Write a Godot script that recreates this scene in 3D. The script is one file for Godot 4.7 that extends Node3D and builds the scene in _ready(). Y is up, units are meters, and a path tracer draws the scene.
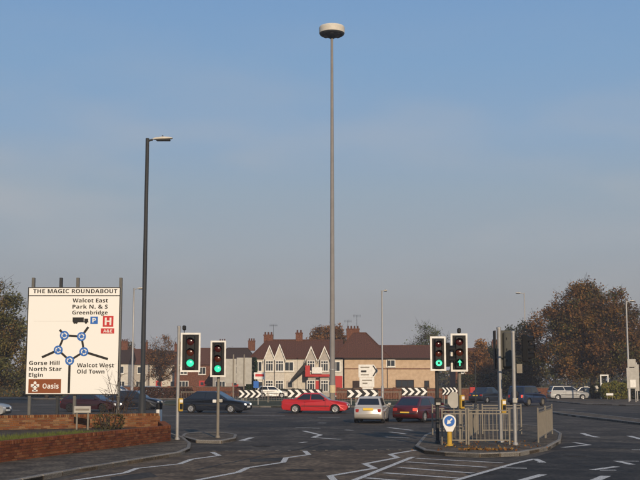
extends Node3D

var M := {}
var taken := {}
var rng := RandomNumberGenerator.new()

# ------------------------------------------------------------------ naming
func numbered(called: String) -> String:
	if not taken.has(called):
		taken[called] = 0
		return called
	taken[called] += 1
	return "%s_%03d" % [called, taken[called]]

func tag(o: Node, label: String, category: String, group := ""):
	o.set_meta("label", label)
	o.set_meta("category", category)
	if group != "":
		o.set_meta("group", group)
	return o

func thing(called: String, label: String, category: String, at := Vector3.ZERO, turn := 0.0, group := "") -> Node3D:
	var o := Node3D.new()
	o.name = numbered(called)
	add_child(o)
	o.position = at
	o.rotation.y = turn
	tag(o, label, category, group)
	return o

func struct(called: String, st: SurfaceTool, m: Material, parent: Node = null) -> MeshInstance3D:
	var o := put(called, st, m, self if parent == null else parent)
	o.set_meta("kind", "structure")
	return o

func put(called: String, st: SurfaceTool, m: Material, parent: Node) -> MeshInstance3D:
	st.generate_normals()
	var o := MeshInstance3D.new()
	o.mesh = st.commit()
	o.material_override = m
	o.name = numbered(called) if parent == self else called
	parent.add_child(o, true)
	return o

func put_mesh(called: String, mesh: Mesh, m: Material, parent: Node, at := Vector3.ZERO, b := Basis.IDENTITY) -> MeshInstance3D:
	var o := MeshInstance3D.new()
	o.mesh = mesh
	o.material_override = m
	o.name = numbered(called) if parent == self else called
	parent.add_child(o, true)
	o.transform = Transform3D(b, at)
	return o

# ------------------------------------------------------------------ shapes
func begin(smooth := false) -> SurfaceTool:
	var st := SurfaceTool.new()
	st.begin(Mesh.PRIMITIVE_TRIANGLES)
	st.set_smooth_group(0 if smooth else -1)
	return st

func tri(st: SurfaceTool, a: Vector3, b: Vector3, c: Vector3, out: Vector3):
	if (a - c).cross(a - b).dot(out) < 0.0:
		st.add_vertex(a); st.add_vertex(c); st.add_vertex(b)
	else:
		st.add_vertex(a); st.add_vertex(b); st.add_vertex(c)

func quad(st: SurfaceTool, a: Vector3, b: Vector3, c: Vector3, d: Vector3, out: Vector3):
	tri(st, a, b, c, out)
	tri(st, a, c, d, out)

func bx(st: SurfaceTool, c: Vector3, s: Vector3, b := Basis.IDENTITY):
	var h := s * 0.5
	for ax in 3:
		var u := Vector3.ZERO; var v := Vector3.ZERO; var w := Vector3.ZERO
		w[ax] = h[ax]; u[(ax + 1) % 3] = h[(ax + 1) % 3]; v[(ax + 2) % 3] = h[(ax + 2) % 3]
		for sg in [-1.0, 1.0]:
			var n: Vector3 = b * (w * sg)
			var uu := b * u; var vv := b * v
			quad(st, c + n - uu - vv, c + n + uu - vv, c + n + uu + vv, c + n - uu + vv, n)

# a box whose edges are cut at 45 degrees
func cbx(st: SurfaceTool, c: Vector3, s: Vector3, k: float, b := Basis.IDENTITY):
	var h := s * 0.5
	k = min(k, min(h.x, min(h.y, h.z)) * 0.9)
	var pt = func(ax: int, sg: Vector3) -> Vector3:
		var p := Vector3(sg.x * (h.x - k), sg.y * (h.y - k), sg.z * (h.z - k))
		p[ax] = sg[ax] * h[ax]
		return c + b * p
	for ax in 3:
		var a1 := (ax + 1) % 3; var a2 := (ax + 2) % 3
		for sg in [-1.0, 1.0]:
			var q := []
			for e in [[-1.0, -1.0], [1.0, -1.0], [1.0, 1.0], [-1.0, 1.0]]:
				var g := Vector3.ZERO
				g[ax] = sg; g[a1] = e[0]; g[a2] = e[1]
				q.append(pt.call(ax, g))
			var n := Vector3.ZERO; n[ax] = sg
			quad(st, q[0], q[1], q[2], q[3], b * n)
	for ax in 3:
		var a1 := (ax + 1) % 3; var a2 := (ax + 2) % 3
		for s1 in [-1.0, 1.0]:
			for s2 in [-1.0, 1.0]:
				var g0 := Vector3.ZERO; g0[ax] = -1.0; g0[a1] = s1; g0[a2] = s2
				var g1 := g0; g1[ax] = 1.0
				var n := g0; n[ax] = 0.0
				quad(st, pt.call(a1, g0), pt.call(a1, g1), pt.call(a2, g1), pt.call(a2, g0), b * n)
	for sx in [-1.0, 1.0]:
		for sy in [-1.0, 1.0]:
			for sz in [-1.0, 1.0]:
				var g := Vector3(sx, sy, sz)
				tri(st, pt.call(0, g), pt.call(1, g), pt.call(2, g), b * g)

func box_part(called: String, c: Vector3, s: Vector3, m: Material, parent: Node, k := 0.0, b := Basis.IDENTITY) -> MeshInstance3D:
	var st := begin()
	if k > 0.0: cbx(st, c, s, k, b)
	else: bx(st, c, s, b)
	return put(called, st, m, parent)

func tube(st: SurfaceTool, pts: Array, radii: Array, sides := 8, cap := true):
	var rings := []
	var ref := Vector3(0.31, 0.17, 0.93).normalized()
	for i in pts.size():
		var d: Vector3 = (pts[min(i + 1, pts.size() - 1)] - pts[max(i - 1, 0)]).normalized()
		if abs(d.dot(ref)) > 0.95: ref = Vector3(0.9, 0.3, 0.1).normalized()
		var u := d.cross(ref).normalized()
		var v := d.cross(u).normalized()
		var r := []
		for k in sides:
			var a := TAU * k / sides
			r.append(pts[i] + (u * cos(a) + v * sin(a)) * radii[i])
		rings.append(r)
	for i in pts.size() - 1:
		for k in sides:
			var k2 := (k + 1) % sides
			var o: Vector3 = (rings[i][k] + rings[i][k2]) * 0.5 - pts[i]
			quad(st, rings[i][k], rings[i + 1][k], rings[i + 1][k2], rings[i][k2], o)
	if cap:
		for e in [0, pts.size() - 1]:
			var o: Vector3 = pts[e] - pts[1 if e == 0 else e - 1]
			for k in sides:
				tri(st, pts[e], rings[e][k], rings[e][(k + 1) % sides], o)

func tube_part(called: String, pts: Array, radii: Array, m: Material, parent: Node, sides := 10) -> MeshInstance3D:
	var st := begin(true)
	tube(st, pts, radii, sides, false)
	st.set_smooth_group(-1)
	for e in [0, pts.size() - 1]:
		tube(st, [pts[e], pts[e] + (pts[e] - pts[1 if e == 0 else e - 1]).normalized() * 0.002], [radii[e], radii[e] * 0.98], sides, true)
	return put(called, st, m, parent)

# profile: [radius, height] pairs, turned about y
func lathe(st: SurfaceTool, prof: Array, sides := 24, xf := Transform3D.IDENTITY, soft := false):
	for i in prof.size() - 1:
		st.set_smooth_group(0 if soft else i + 1)
		var a: Array = prof[i]; var b: Array = prof[i + 1]
		for k in sides:
			var t0 := TAU * k / sides; var t1 := TAU * (k + 1) / sides
			var n2 := Vector2(b[1] - a[1], a[0] - b[0])
			var tm := (t0 + t1) * 0.5
			var o := xf.basis * Vector3(cos(tm) * n2.x, n2.y, sin(tm) * n2.x)
			var p := [Vector3(cos(t0) * a[0], a[1], sin(t0) * a[0]), Vector3(cos(t1) * a[0], a[1], sin(t1) * a[0]), Vector3(cos(t1) * b[0], b[1], sin(t1) * b[0]), Vector3(cos(t0) * b[0], b[1], sin(t0) * b[0])]
			for j in 4: p[j] = xf * p[j]
			if a[0] > 0.0001: tri(st, p[0], p[1], p[2], o)
			if b[0] > 0.0001: tri(st, p[0], p[2], p[3], o)

func lathe_part(called: String, prof: Array, m: Material, parent: Node, sides := 24, xf := Transform3D.IDENTITY, soft := false) -> MeshInstance3D:
	var st := begin(true)
	lathe(st, prof, sides, xf, soft)
	return put(called, st, m, parent)

# polygon in x, y pushed out along z from z0 to z1
func prism(st: SurfaceTool, poly: Array, z0: float, z1: float, xf := Transform3D.IDENTITY):
	var pk := PackedVector2Array(poly)
	if Geometry2D.is_polygon_clockwise(pk): pk.reverse()
	var ix := Geometry2D.triangulate_polygon(pk)
	for i in range(0, ix.size(), 3):
		for z in [z0, z1]:
			var o := xf.basis * Vector3(0, 0, 1.0 if z == max(z0, z1) else -1.0)
			tri(st, xf * Vector3(pk[ix[i]].x, pk[ix[i]].y, z), xf * Vector3(pk[ix[i + 1]].x, pk[ix[i + 1]].y, z), xf * Vector3(pk[ix[i + 2]].x, pk[ix[i + 2]].y, z), o)
	for i in pk.size():
		var a := pk[i]; var b := pk[(i + 1) % pk.size()]
		var n := xf.basis * Vector3(b.y - a.y, a.x - b.x, 0)
		quad(st, xf * Vector3(a.x, a.y, z0), xf * Vector3(b.x, b.y, z0), xf * Vector3(b.x, b.y, z1), xf * Vector3(a.x, a.y, z1), n)

func prism_part(called: String, poly: Array, z0: float, z1: float, m: Material, parent: Node, xf := Transform3D.IDENTITY) -> MeshInstance3D:
	var st := begin()
	prism(st, poly, z0, z1, xf)
	return put(called, st, m, parent)

# a flat sheet over a polygon of ground points (x, z)
func sheet(st: SurfaceTool, poly: Array, y: float):
	var pk := PackedVector2Array(poly)
	var ix := Geometry2D.triangulate_polygon(pk)
	for i in range(0, ix.size(), 3):
		tri(st, Vector3(pk[ix[i]].x, y, pk[ix[i]].y), Vector3(pk[ix[i + 1]].x, y, pk[ix[i + 1]].y), Vector3(pk[ix[i + 2]].x, y, pk[ix[i + 2]].y), Vector3.UP)

func stripe(st: SurfaceTool, pts: Array, w: float, y: float):
	for i in pts.size() - 1:
		var a: Vector2 = pts[i]; var b: Vector2 = pts[i + 1]
		var d := (b - a).normalized(); var n := Vector2(-d.y, d.x) * w * 0.5
		if i > 0: a -= d * w * 0.3
		if i < pts.size() - 2: b += d * w * 0.3
		var yy := y + 0.0012 * (i % 2)
		quad(st, Vector3(a.x - n.x, yy, a.y - n.y), Vector3(b.x - n.x, yy, b.y - n.y), Vector3(b.x + n.x, yy, b.y + n.y), Vector3(a.x + n.x, yy, a.y + n.y), Vector3.UP)

func yb(a: float) -> Basis:
	return Basis(Vector3.UP, a)

# ------------------------------------------------------------------ materials
func srgb(r: float, g: float, b: float) -> Color:
	return Color(r, g, b).linear_to_srgb()

func noise_tex(sd: int, freq: float, lo: Color, hi: Color, size := 512, contrast := 1.0, oct := 5, mid := Color(-1, 0, 0)) -> ImageTexture:
	var n := FastNoiseLite.new()
	n.seed = sd; n.frequency = freq; n.fractal_octaves = oct
	n.noise_type = FastNoiseLite.TYPE_SIMPLEX_SMOOTH
	var im := n.get_seamless_image(size, size)
	var outp := Image.create(size, size, true, Image.FORMAT_RGB8)
	for y in size:
		for x in size:
			var t: float = clamp((im.get_pixel(x, y).r - 0.5) * contrast + 0.5, 0.0, 1.0)
			outp.set_pixel(x, y, lo.lerp(hi, t))
	outp.generate_mipmaps()
	return ImageTexture.create_from_image(outp)

# base colours are linear; the texture varies them by grain and patches
func rough(c: Color, tex: ImageTexture = null, scale := 1.0, r := 0.9, detail: ImageTexture = null) -> StandardMaterial3D:
	var m := StandardMaterial3D.new()
	m.albedo_color = c.linear_to_srgb()
	m.roughness = r
	m.metallic_specular = 0.3
	if tex:
		m.albedo_texture = tex
		m.uv1_triplanar = true
		m.uv1_world_triplanar = true
		m.uv1_scale = Vector3.ONE * scale
	if detail:
		m.detail_enabled = true
		m.detail_albedo = detail
		m.detail_blend_mode = BaseMaterial3D.BLEND_MODE_MUL
		m.detail_uv_layer = BaseMaterial3D.DETAIL_UV_1
	return m

func metal(c: Color, r := 0.45, k := 0.0) -> StandardMaterial3D:
	var m := StandardMaterial3D.new()
	m.albedo_color = c.linear_to_srgb()
	m.roughness = r
	m.metallic = k
	return m

func paint(c: Color) -> StandardMaterial3D:
	var m := StandardMaterial3D.new()
	m.albedo_color = c.linear_to_srgb()
	m.roughness = 0.35
	m.metallic = 0.15
	m.clearcoat_enabled = true
	m.clearcoat = 0.45
	m.clearcoat_roughness = 0.12
	return m

func glow(c: Color, e: float) -> StandardMaterial3D:
	var m := StandardMaterial3D.new()
	m.albedo_color = c.linear_to_srgb()
	m.emission_enabled = true
	m.emission = c.linear_to_srgb()
	m.emission_energy_multiplier = e
	m.roughness = 0.3
	return m

func leafy(r := 0.8) -> StandardMaterial3D:
	var m := StandardMaterial3D.new()
	m.vertex_color_use_as_albedo = true
	m.roughness = r
	m.metallic_specular = 0.2
	m.backlight_enabled = true
	m.backlight = Color(0.12, 0.1, 0.05)
	m.cull_mode = BaseMaterial3D.CULL_DISABLED
	return m

func materials():
	var grain := noise_tex(3, 0.09, Color(0.62, 0.62, 0.62), Color(1, 1, 1), 512, 1.6, 4)
	var patch := noise_tex(5, 0.012, Color(0.72, 0.71, 0.7), Color(1, 1, 1), 512, 2.0, 6)
	var soft := noise_tex(6, 0.015, Color(0.92, 0.91, 0.9), Color(1, 1, 1), 512, 1.4, 6)
	var worn := noise_tex(9, 0.05, Color(0.6, 0.58, 0.55), Color(1, 1, 1), 512, 2.6, 5)
	var streak := noise_tex(12, 0.012, Color(0.93, 0.925, 0.92), Color(1, 1, 1), 512, 1.4, 5)
	var finegrain := noise_tex(8, 0.12, Color(0.9, 0.9, 0.9), Color(1, 1, 1), 512, 1.4, 3)
	M.grain = grain; M.patch = patch; M.worn = worn
	M.asphalt = rough(Color(0.125, 0.1, 0.072), patch, 0.07, 0.88, grain)
	M.approach = rough(Color(0.215, 0.15, 0.09), patch, 0.11, 0.9, grain)
	M.repair = rough(Color(0.07, 0.059, 0.045), patch, 0.13, 0.86, grain)
	M.pavement = rough(Color(0.19, 0.145, 0.095), patch, 0.16, 0.92, grain)
	M.kerb = rough(Color(0.3, 0.275, 0.235), grain, 0.6, 0.9)
	M.kerb2 = rough(Color(0.24, 0.22, 0.19), grain, 0.6, 0.9)
	M.bitumen = rough(Color(0.04, 0.035, 0.03), grain, 0.9, 0.7)
	M.iron = rough(Color(0.04, 0.034, 0.028), grain, 1.5, 0.9)
	M.sign_post = rough(Color(0.13, 0.125, 0.11), streak, 0.5, 0.6)
	M.stud = rough(Color(0.2, 0.18, 0.15), grain, 0.9, 0.7)
	M.line = rough(Color(0.8, 0.77, 0.7), worn, 0.9, 0.75)
	M.earth = rough(Color(0.075, 0.066, 0.042), patch, 0.1, 0.95, grain)
	M.lawn = rough(Color(0.075, 0.085, 0.032), patch, 0.09, 0.95, grain)
	M.soil = rough(Color(0.085, 0.06, 0.038), patch, 0.4, 0.95)
	M.mortar = rough(Color(0.21, 0.165, 0.125), grain, 0.7, 0.95)
	M.mortar_dark = rough(Color(0.12, 0.08, 0.06), grain, 0.7, 0.95)
	var br := StandardMaterial3D.new()
	br.vertex_color_use_as_albedo = true
	br.roughness = 0.92; br.metallic_specular = 0.2
	br.albedo_texture = grain; br.uv1_triplanar = true; br.uv1_world_triplanar = true; br.uv1_scale = Vector3.ONE * 0.9
	M.brick = br
	M.leaf = leafy()
	M.bark = rough(Color(0.075, 0.056, 0.042), grain, 0.7, 0.95)
	M.twig = rough(Color(0.06, 0.04, 0.03))
	M.galv = rough(Color(0.36, 0.35, 0.33), streak, 0.5, 0.5)
	M.galv.metallic = 0.35
	M.galv_old = rough(Color(0.22, 0.195, 0.155), streak, 0.6, 0.6)
	M.galv_old.metallic = 0.2
	M.mast = rough(Color(0.23, 0.215, 0.2), streak, 0.25, 0.6)
	M.dark_steel = rough(Color(0.035, 0.037, 0.038), streak, 0.5, 0.55)
	M.black = rough(Color(0.012, 0.012, 0.012), null, 1.0, 0.5)
	M.board_black = rough(Color(0.016, 0.014, 0.013), null, 1.0, 0.55)
	M.board_back = rough(Color(0.085, 0.083, 0.07), streak, 0.7, 0.6)
	M.white = rough(Color(0.78, 0.76, 0.7), streak, 0.6, 0.5)
	M.sign_white = rough(Color(0.79, 0.77, 0.71), null, 1.0, 0.45)
	M.sign_grey = rough(Color(0.42, 0.4, 0.35), streak, 0.35, 0.5)
	M.ink = rough(Color(0.02, 0.018, 0.016), null, 1.0, 0.5)
	M.blue = rough(Color(0.03, 0.13, 0.42), null, 1.0, 0.45)
	M.sign_red = rough(Color(0.5, 0.035, 0.035), null, 1.0, 0.45)
	M.brown = rough(Color(0.22, 0.065, 0.02), null, 1.0, 0.45)
	M.yellow = rough(Color(0.5, 0.31, 0.045), streak, 0.8, 0.5)
	M.cream_paint = rough(Color(0.6, 0.5, 0.3), streak, 0.8, 0.6)
	M.lamp_shell = rough(Color(0.62, 0.57, 0.47), streak, 0.8, 0.5)
	M.glass = metal(Color(0.012, 0.014, 0.016), 0.08)
	M.glass.metallic_specular = 0.6
	M.house_glass = metal(Color(0.03, 0.035, 0.04), 0.12)
	M.tyre = rough(Color(0.02, 0.02, 0.02), null, 1.0, 0.85)
	M.alloy = metal(Color(0.42, 0.42, 0.42), 0.35, 0.6)
	M.trim = rough(Color(0.025, 0.025, 0.026), null, 1.0, 0.6)
	M.lens = metal(Color(0.6, 0.6, 0.58), 0.12)
	M.tail = metal(Color(0.3, 0.02, 0.015), 0.2)
	M.tail_lit = glow(Color(0.9, 0.08, 0.05), 0.9)
	M.head_lit = glow(Color(1.0, 0.95, 0.85), 1.0)
	M.plate_white = rough(Color(0.75, 0.74, 0.7), null, 1.0, 0.4)
	M.plate_yellow = rough(Color(0.75, 0.5, 0.07), null, 1.0, 0.4)
	M.render_white = rough(Color(0.66, 0.61, 0.52), soft, 0.3, 0.9, finegrain)
	M.render_cream = rough(Color(0.6, 0.44, 0.29), soft, 0.22, 0.9, finegrain)
	M.render_grey = rough(Color(0.45, 0.41, 0.36), soft, 0.3, 0.9, finegrain)
	M.brickwork = rough(Color(0.3, 0.125, 0.07), patch, 0.8, 0.92, grain)
	M.tile = rough(Color(0.2, 0.085, 0.052), patch, 0.9, 0.9, grain)
	M.tile_dark = rough(Color(0.095, 0.06, 0.045), patch, 0.9, 0.9, grain)
	M.tile_grey = rough(Color(0.09, 0.08, 0.07), patch, 0.9, 0.9, grain)
	M.joinery = rough(Color(0.7, 0.67, 0.6), null, 1.0, 0.6)
	M.shop_red = rough(Color(0.42, 0.035, 0.03), null, 1.0, 0.5)

# ------------------------------------------------------------------ trees
var QN := PackedVector3Array()
func leaf_mesh(pos: PackedVector3Array, sz: PackedFloat32Array, col: PackedColorArray) -> ArrayMesh:
	var v := PackedVector3Array(); var nn := PackedVector3Array(); var cc := PackedColorArray()
	var n := pos.size()
	v.resize(n * 6); nn.resize(n * 6); cc.resize(n * 6)
	for i in n:
		var d := Vector3(rng.randfn(), rng.randfn(), rng.randfn()).normalized()
		var u := d.cross(Vector3(rng.randfn(), rng.randfn(), rng.randfn())).normalized()
		var w := d.cross(u)
		u *= sz[i]; w *= sz[i] * 0.62
		var p := pos[i]
		var q := [p - u, p + w - u * 0.1 + d * sz[i] * 0.15, p + u, p - w + u * 0.1 + d * sz[i] * 0.15]
		var o := i * 6
		v[o] = q[0]; v[o + 1] = q[1]; v[o + 2] = q[2]; v[o + 3] = q[0]; v[o + 4] = q[2]; v[o + 5] = q[3]
		for k in 6:
			nn[o + k] = d
			cc[o + k] = col[i]
	var a := []
	a.resize(Mesh.ARRAY_MAX)
	a[Mesh.ARRAY_VERTEX] = v; a[Mesh.ARRAY_NORMAL] = nn; a[Mesh.ARRAY_COLOR] = cc
	var m := ArrayMesh.new()
	m.add_surface_from_arrays(Mesh.PRIMITIVE_TRIANGLES, a)
	return m

# shape: hgt total height, base height of the lowest clumps, rad (x, z) of the crown, clumps, leaves a clump, leaf size, palette of linear colours, bare twigs
func tree(called: String, label: String, category: String, at: Vector3, o: Dictionary, group := "") -> Node3D:
	rng.seed = o.seed
	var t := thing(called, label, category, at, 0.0, group)
	var hgt: float = o.hgt; var base: float = o.base; var rx: float = o.rx; var rz: float = o.get("rz", o.rx)
	var tr: float = o.get("trunk", hgt * 0.022)
	var st := begin(true)
	var fork := base + (hgt - base) * 0.15
	var lean := Vector3(rng.randf_range(-0.3, 0.3), 0, rng.randf_range(-0.3, 0.3))
	tube(st, [Vector3(0, -0.1, 0), Vector3(0, 0.4, 0), lean * 0.5 + Vector3(0, fork * 0.6, 0), lean + Vector3(0, fork, 0), lean * 1.3 + Vector3(0, hgt * 0.72, 0)], [tr * 1.5, tr * 1.1, tr, tr * 0.85, tr * 0.2], 9)
	put("trunk", st, M.bark, t)
	var lb := begin(true)
	var pos := PackedVector3Array(); var sz := PackedFloat32Array(); var col := PackedColorArray()
	var pal: Array = o.pal
	var cy := (base + hgt) * 0.5; var ry := (hgt - base) * 0.5
	var tw: int = o.get("twigs", 4)
	var top_pow: float = o.get("shape", 1.0)
	for c in o.clumps:
		var d := Vector3(rng.randfn(), rng.randfn(), rng.randfn()).normalized()
		var k := pow(rng.randf(), 0.42)
		var p := Vector3(d.x * rx * k, d.y * ry * k, d.z * rz * k)
		var up: float = (p.y / ry + 1.0) * 0.5
		var nar: float = lerp(1.0, o.get("top", 0.8), pow(up, top_pow))
		p.x *= nar * rng.randf_range(0.86, 1.12); p.z *= nar
		p.y += cy
		var s := lean + Vector3(0, clamp(p.y * 0.55, fork * 0.75, hgt * 0.68), 0)
		var mid := s.lerp(p, 0.5) + Vector3(rng.randfn() * 0.25, -0.35 * rng.randf(), rng.randfn() * 0.25)
		var lr := tr * rng.randf_range(0.14, 0.26)
		tube(lb, [s, mid, p], [lr * 1.4, lr, lr * 0.3], 5, false)
		var cr: float = o.cr * rng.randf_range(0.65, 1.3)
		var base_col: Color = pal[rng.randi() % pal.size()] * rng.randf_range(0.75, 1.3)
		for j in tw:
			var e := p + Vector3(rng.randfn(), rng.randfn() * 0.8 + 0.35, rng.randfn()).limit_length(1.9) * cr * 0.75
			tube(lb, [p, p.lerp(e, 0.55) + Vector3(rng.randfn(), rng.randfn(), rng.randfn()) * 0.07, e], [lr * 0.35, lr * 0.25, 0.012], 3, false)
		var nl: int = int(o.leaves * pow(rng.randf(), 1.3) * 2.2)
		for j in nl:
			var q := Vector3(rng.randfn(), rng.randfn() * 0.75, rng.randfn()).limit_length(2.1) * cr * 0.52
			pos.append(p + q)
			sz.append(o.leaf * rng.randf_range(0.45, 1.4))
			var cl: Color = base_col.lerp(pal[rng.randi() % pal.size()], rng.randf() * 0.4)
			var b := rng.randf_range(0.65, 1.3)
			col.append(Color(cl.r * b, cl.g * b, cl.b * b))
	put("limbs", lb, M.bark, t)
	put_mesh("crown", leaf_mesh(pos, sz, col), M.leaf, t)
	return t

# a dense mass of foliage over a box-shaped or rounded volume
func foliage(size: Vector3, count: int, leaf: float, pal: Array, sd: int, boxy := 0.5) -> ArrayMesh:
	rng.seed = sd
	var pos := PackedVector3Array(); var sz := PackedFloat32Array(); var col := PackedColorArray()
	var fn := FastNoiseLite.new()
	fn.seed = sd; fn.frequency = 0.35
	for i in count:
		var p := Vector3(rng.randf_range(-1, 1), rng.randf_range(-1, 1), rng.randf_range(-1, 1))
		var r: float = lerp(p.length(), max(abs(p.x), max(abs(p.y), abs(p.z))), boxy)
		if r > 1.0: p /= r
		elif rng.randf() < 0.6: p = p / max(r, 0.05) * rng.randf_range(0.8, 1.0)
		var lump: float = 1.0 + 0.28 * fn.get_noise_3d(p.x * size.x, p.y * size.y, p.z * size.z)
		pos.append(Vector3(p.x * size.x * 0.5, (p.y * lump + 1.0) * size.y * 0.5, p.z * size.z * 0.5 * lump))
		sz.append(leaf * rng.randf_range(0.5, 1.3))
		var c: Color = pal[rng.randi() % pal.size()]
		var b := rng.randf_range(0.6, 1.3)
		col.append(Color(c.r * b, c.g * b, c.b * b))
	return leaf_mesh(pos, sz, col)

func bush(called: String, label: String, category: String, at: Vector3, size: Vector3, count: int, leaf: float, pal: Array, sd: int, boxy := 0.4, group := "", turn := 0.0):
	var t := thing(called, label, category, at, turn, group)
	put_mesh("foliage", foliage(size, count, leaf, pal, sd, boxy), M.leaf, t)
	var st := begin(true)
	rng.seed = sd + 77
	for k in 7:
		var x := rng.randf_range(-0.4, 0.4) * size.x; var z := rng.randf_range(-0.3, 0.3) * size.z
		tube(st, [Vector3.ZERO, Vector3(x * 0.5, size.y * 0.12, z * 0.6), Vector3(x * 0.9, size.y * 0.4, z), Vector3(x * 1.1, size.y * 0.85, z * 1.2)], [0.05, 0.045, 0.035, 0.012], 5, false)
	put("stems", st, M.bark, t)
	return t

# ------------------------------------------------------------------ cars
# local axes: nose towards +x, y up
func car(called: String, label: String, at: Vector3, turn: float, o: Dictionary) -> Node3D:
	var t := thing(called, label, o.get("category", "car"), at, turn)
	var L: float = o.L; var W: float = o.W * 0.5; var H: float = o.H
	var belt: float = o.get("belt", H * 0.64); var r: float = o.get("wheel", 0.3)
	var xf: float = L * 0.5 - o.get("front", 0.82); var xr: float = -L * 0.5 + o.get("rear", 0.8)
	var body: Material = o.paint
	var hood: float = o.get("hood", belt - 0.07); var deck: float = o.get("deck", belt)
	var nose: float = o.get("nose", hood - 0.14)
	var cb: Array = o.cabin        # rear base, rear roof, front roof, front base (x)
	var gr: float = o.get("clear", 0.19)
	# side outline with wheel arches
	var p: Array = []
	p.append(Vector2(-L * 0.5 + 0.06, gr + 0.06))
	p.append(Vector2(-L * 0.5, gr + 0.16))
	p.append(Vector2(-L * 0.5 - 0.015, gr + 0.3))
	p.append(Vector2(-L * 0.5 + 0.03, deck - 0.2))
	p.append(Vector2(-L * 0.5 + 0.07, deck - 0.05))
	p.append(Vector2(-L * 0.5 + 0.14, deck))
	if cb[0] > -L * 0.5 + 0.3: p.append(Vector2(cb[0], deck + 0.015))
	p.append(Vector2(0.0, belt - 0.005))
	p.append(Vector2(cb[3] - 0.02, hood + 0.03))
	p.append(Vector2(lerp(cb[3], L * 0.5, 0.5), lerp(hood, nose, 0.28)))
	p.append(Vector2(L * 0.5 - 0.2, nose + 0.03))
	p.append(Vector2(L * 0.5 - 0.06, nose - 0.07))
	p.append(Vector2(L * 0.5 - 0.01, nose - 0.2))
	p.append(Vector2(L * 0.5 + 0.01, gr + 0.26))
	p.append(Vector2(L * 0.5 - 0.03, gr + 0.08))
	p.append(Vector2(L * 0.5 - 0.12, gr + 0.02))
	for w in [xf, xr]:
		var ar := r + 0.055
		var a0 := asin(clamp((gr - r) / ar, -1, 1))
		for k in 11:
			var a: float = lerp(a0, PI - a0, k / 10.0)
			p.append(Vector2(w + cos(a) * ar, r + sin(a) * ar))
	var pk := PackedVector2Array(p)
	if Geometry2D.is_polygon_clockwise(pk): pk.reverse()
	var half = func(q: Vector2) -> float:
		var e: float = abs(q.x) / (L * 0.5)
		return W * (1.0 - 0.13 * pow(e, 5.0)) * (1.0 - 0.05 * clamp((q.y - belt * 0.72) / (belt * 0.3), 0, 1)) * (1.0 - 0.03 * clamp((belt * 0.4 - q.y) / 0.3, 0, 1))
	var cen := Vector2(0, belt * 0.62)
	var st := begin()
	var ix := Geometry2D.triangulate_polygon(pk)
	var n := pk.size()
	var edge := PackedVector2Array()
	for i in n:
		var q := pk[i]
		edge.append(q + Vector2(clamp(cen.x - q.x, -0.04, 0.04), clamp(cen.y - q.y, -0.035, 0.035) if q.y > cen.y else 0.0))
	for s in [-1.0, 1.0]:
		for i in range(0, ix.size(), 3):
			var tv := []
			st.set_smooth_group(-1)
			for k in 3: tv.append(Vector3(edge[ix[i + k]].x, edge[ix[i + k]].y, s * half.call(edge[ix[i + k]])))
			tri(st, tv[0], tv[1], tv[2], Vector3(0, 0, s))
		for i in n:
			var j := (i + 1) % n
			st.set_smooth_group(0)
			var o2 := Vector3(pk[j].y - pk[i].y, pk[i].x - pk[j].x, s * 0.3)
			quad(st, Vector3(edge[i].x, edge[i].y, s * half.call(edge[i])), Vector3(edge[j].x, edge[j].y, s * half.call(edge[j])), Vector3(pk[j].x, pk[j].y, s * (half.call(pk[j]) - 0.045)), Vector3(pk[i].x, pk[i].y, s * (half.call(pk[i]) - 0.045)), o2)
	for i in n:
		var j := (i + 1) % n
		st.set_smooth_group(0)
		var o3 := Vector3(pk[j].y - pk[i].y, pk[i].x - pk[j].x, 0)
		var zi: float = half.call(pk[i]) - 0.045; var zj: float = half.call(pk[j]) - 0.045
		quad(st, Vector3(pk[i].x, pk[i].y, -zi), Vector3(pk[j].x, pk[j].y, -zj), Vector3(pk[j].x, pk[j].y, zj), Vector3(pk[i].x, pk[i].y, zi), o3)
	var bd := put("body", st, body, t)
	# cabin
	var wb := W * 0.925; var wt: float = W * o.get("tumble", 0.74)
	var y0 := belt - 0.03; var y1 := H - 0.055
	var B := [Vector3(cb[0], y0, 0), Vector3(cb[3], y0, 0)]
	var R := [Vector3(cb[1], y1, 0), Vector3(cb[2], y1, 0)]
	var r0 := [Vector3(cb[0], y0, -wb * 0.93), Vector3(lerp(cb[0], cb[3], 0.5), y0, -wb), Vector3(cb[3], y0, -wb * 0.9), Vector3(cb[3], y0, wb * 0.9), Vector3(lerp(cb[0], cb[3], 0.5), y0, wb), Vector3(cb[0], y0, wb * 0.93)]
	var r1 := [Vector3(cb[1], y1, -wt * 0.95), Vector3(lerp(cb[1], cb[2], 0.5), y1 + 0.01, -wt), Vector3(cb[2], y1, -wt * 0.95), Vector3(cb[2], y1, wt * 0.95), Vector3(lerp(cb[1], cb[2], 0.5), y1 + 0.01, wt), Vector3(cb[1], y1, wt * 0.95)]
	var r2 := []
	var mc := Vector3((cb[1] + cb[2]) * 0.5, H - 0.005, 0)
	for q in r1:
		r2.append(Vector3(lerp(q.x, mc.x, 0.1), H - 0.012, q.z * 0.86))
	var cs := begin()
	var cc := Vector3((cb[0] + cb[3]) * 0.5, (y0 + H) * 0.5, 0)
	for pair in [[r0, r1], [r1, r2]]:
		for i in 6:
			var j := (i + 1) % 6
			var m4: Vector3 = (pair[0][i] + pair[0][j] + pair[1][i] + pair[1][j]) * 0.25
			quad(cs, pair[0][i], pair[0][j], pair[1][j], pair[1][i], m4 - cc)
	for i in 6:
		tri(cs, r2[i], r2[(i + 1) % 6], mc, Vector3.UP)
	put("cabin", cs, body, t)
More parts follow.
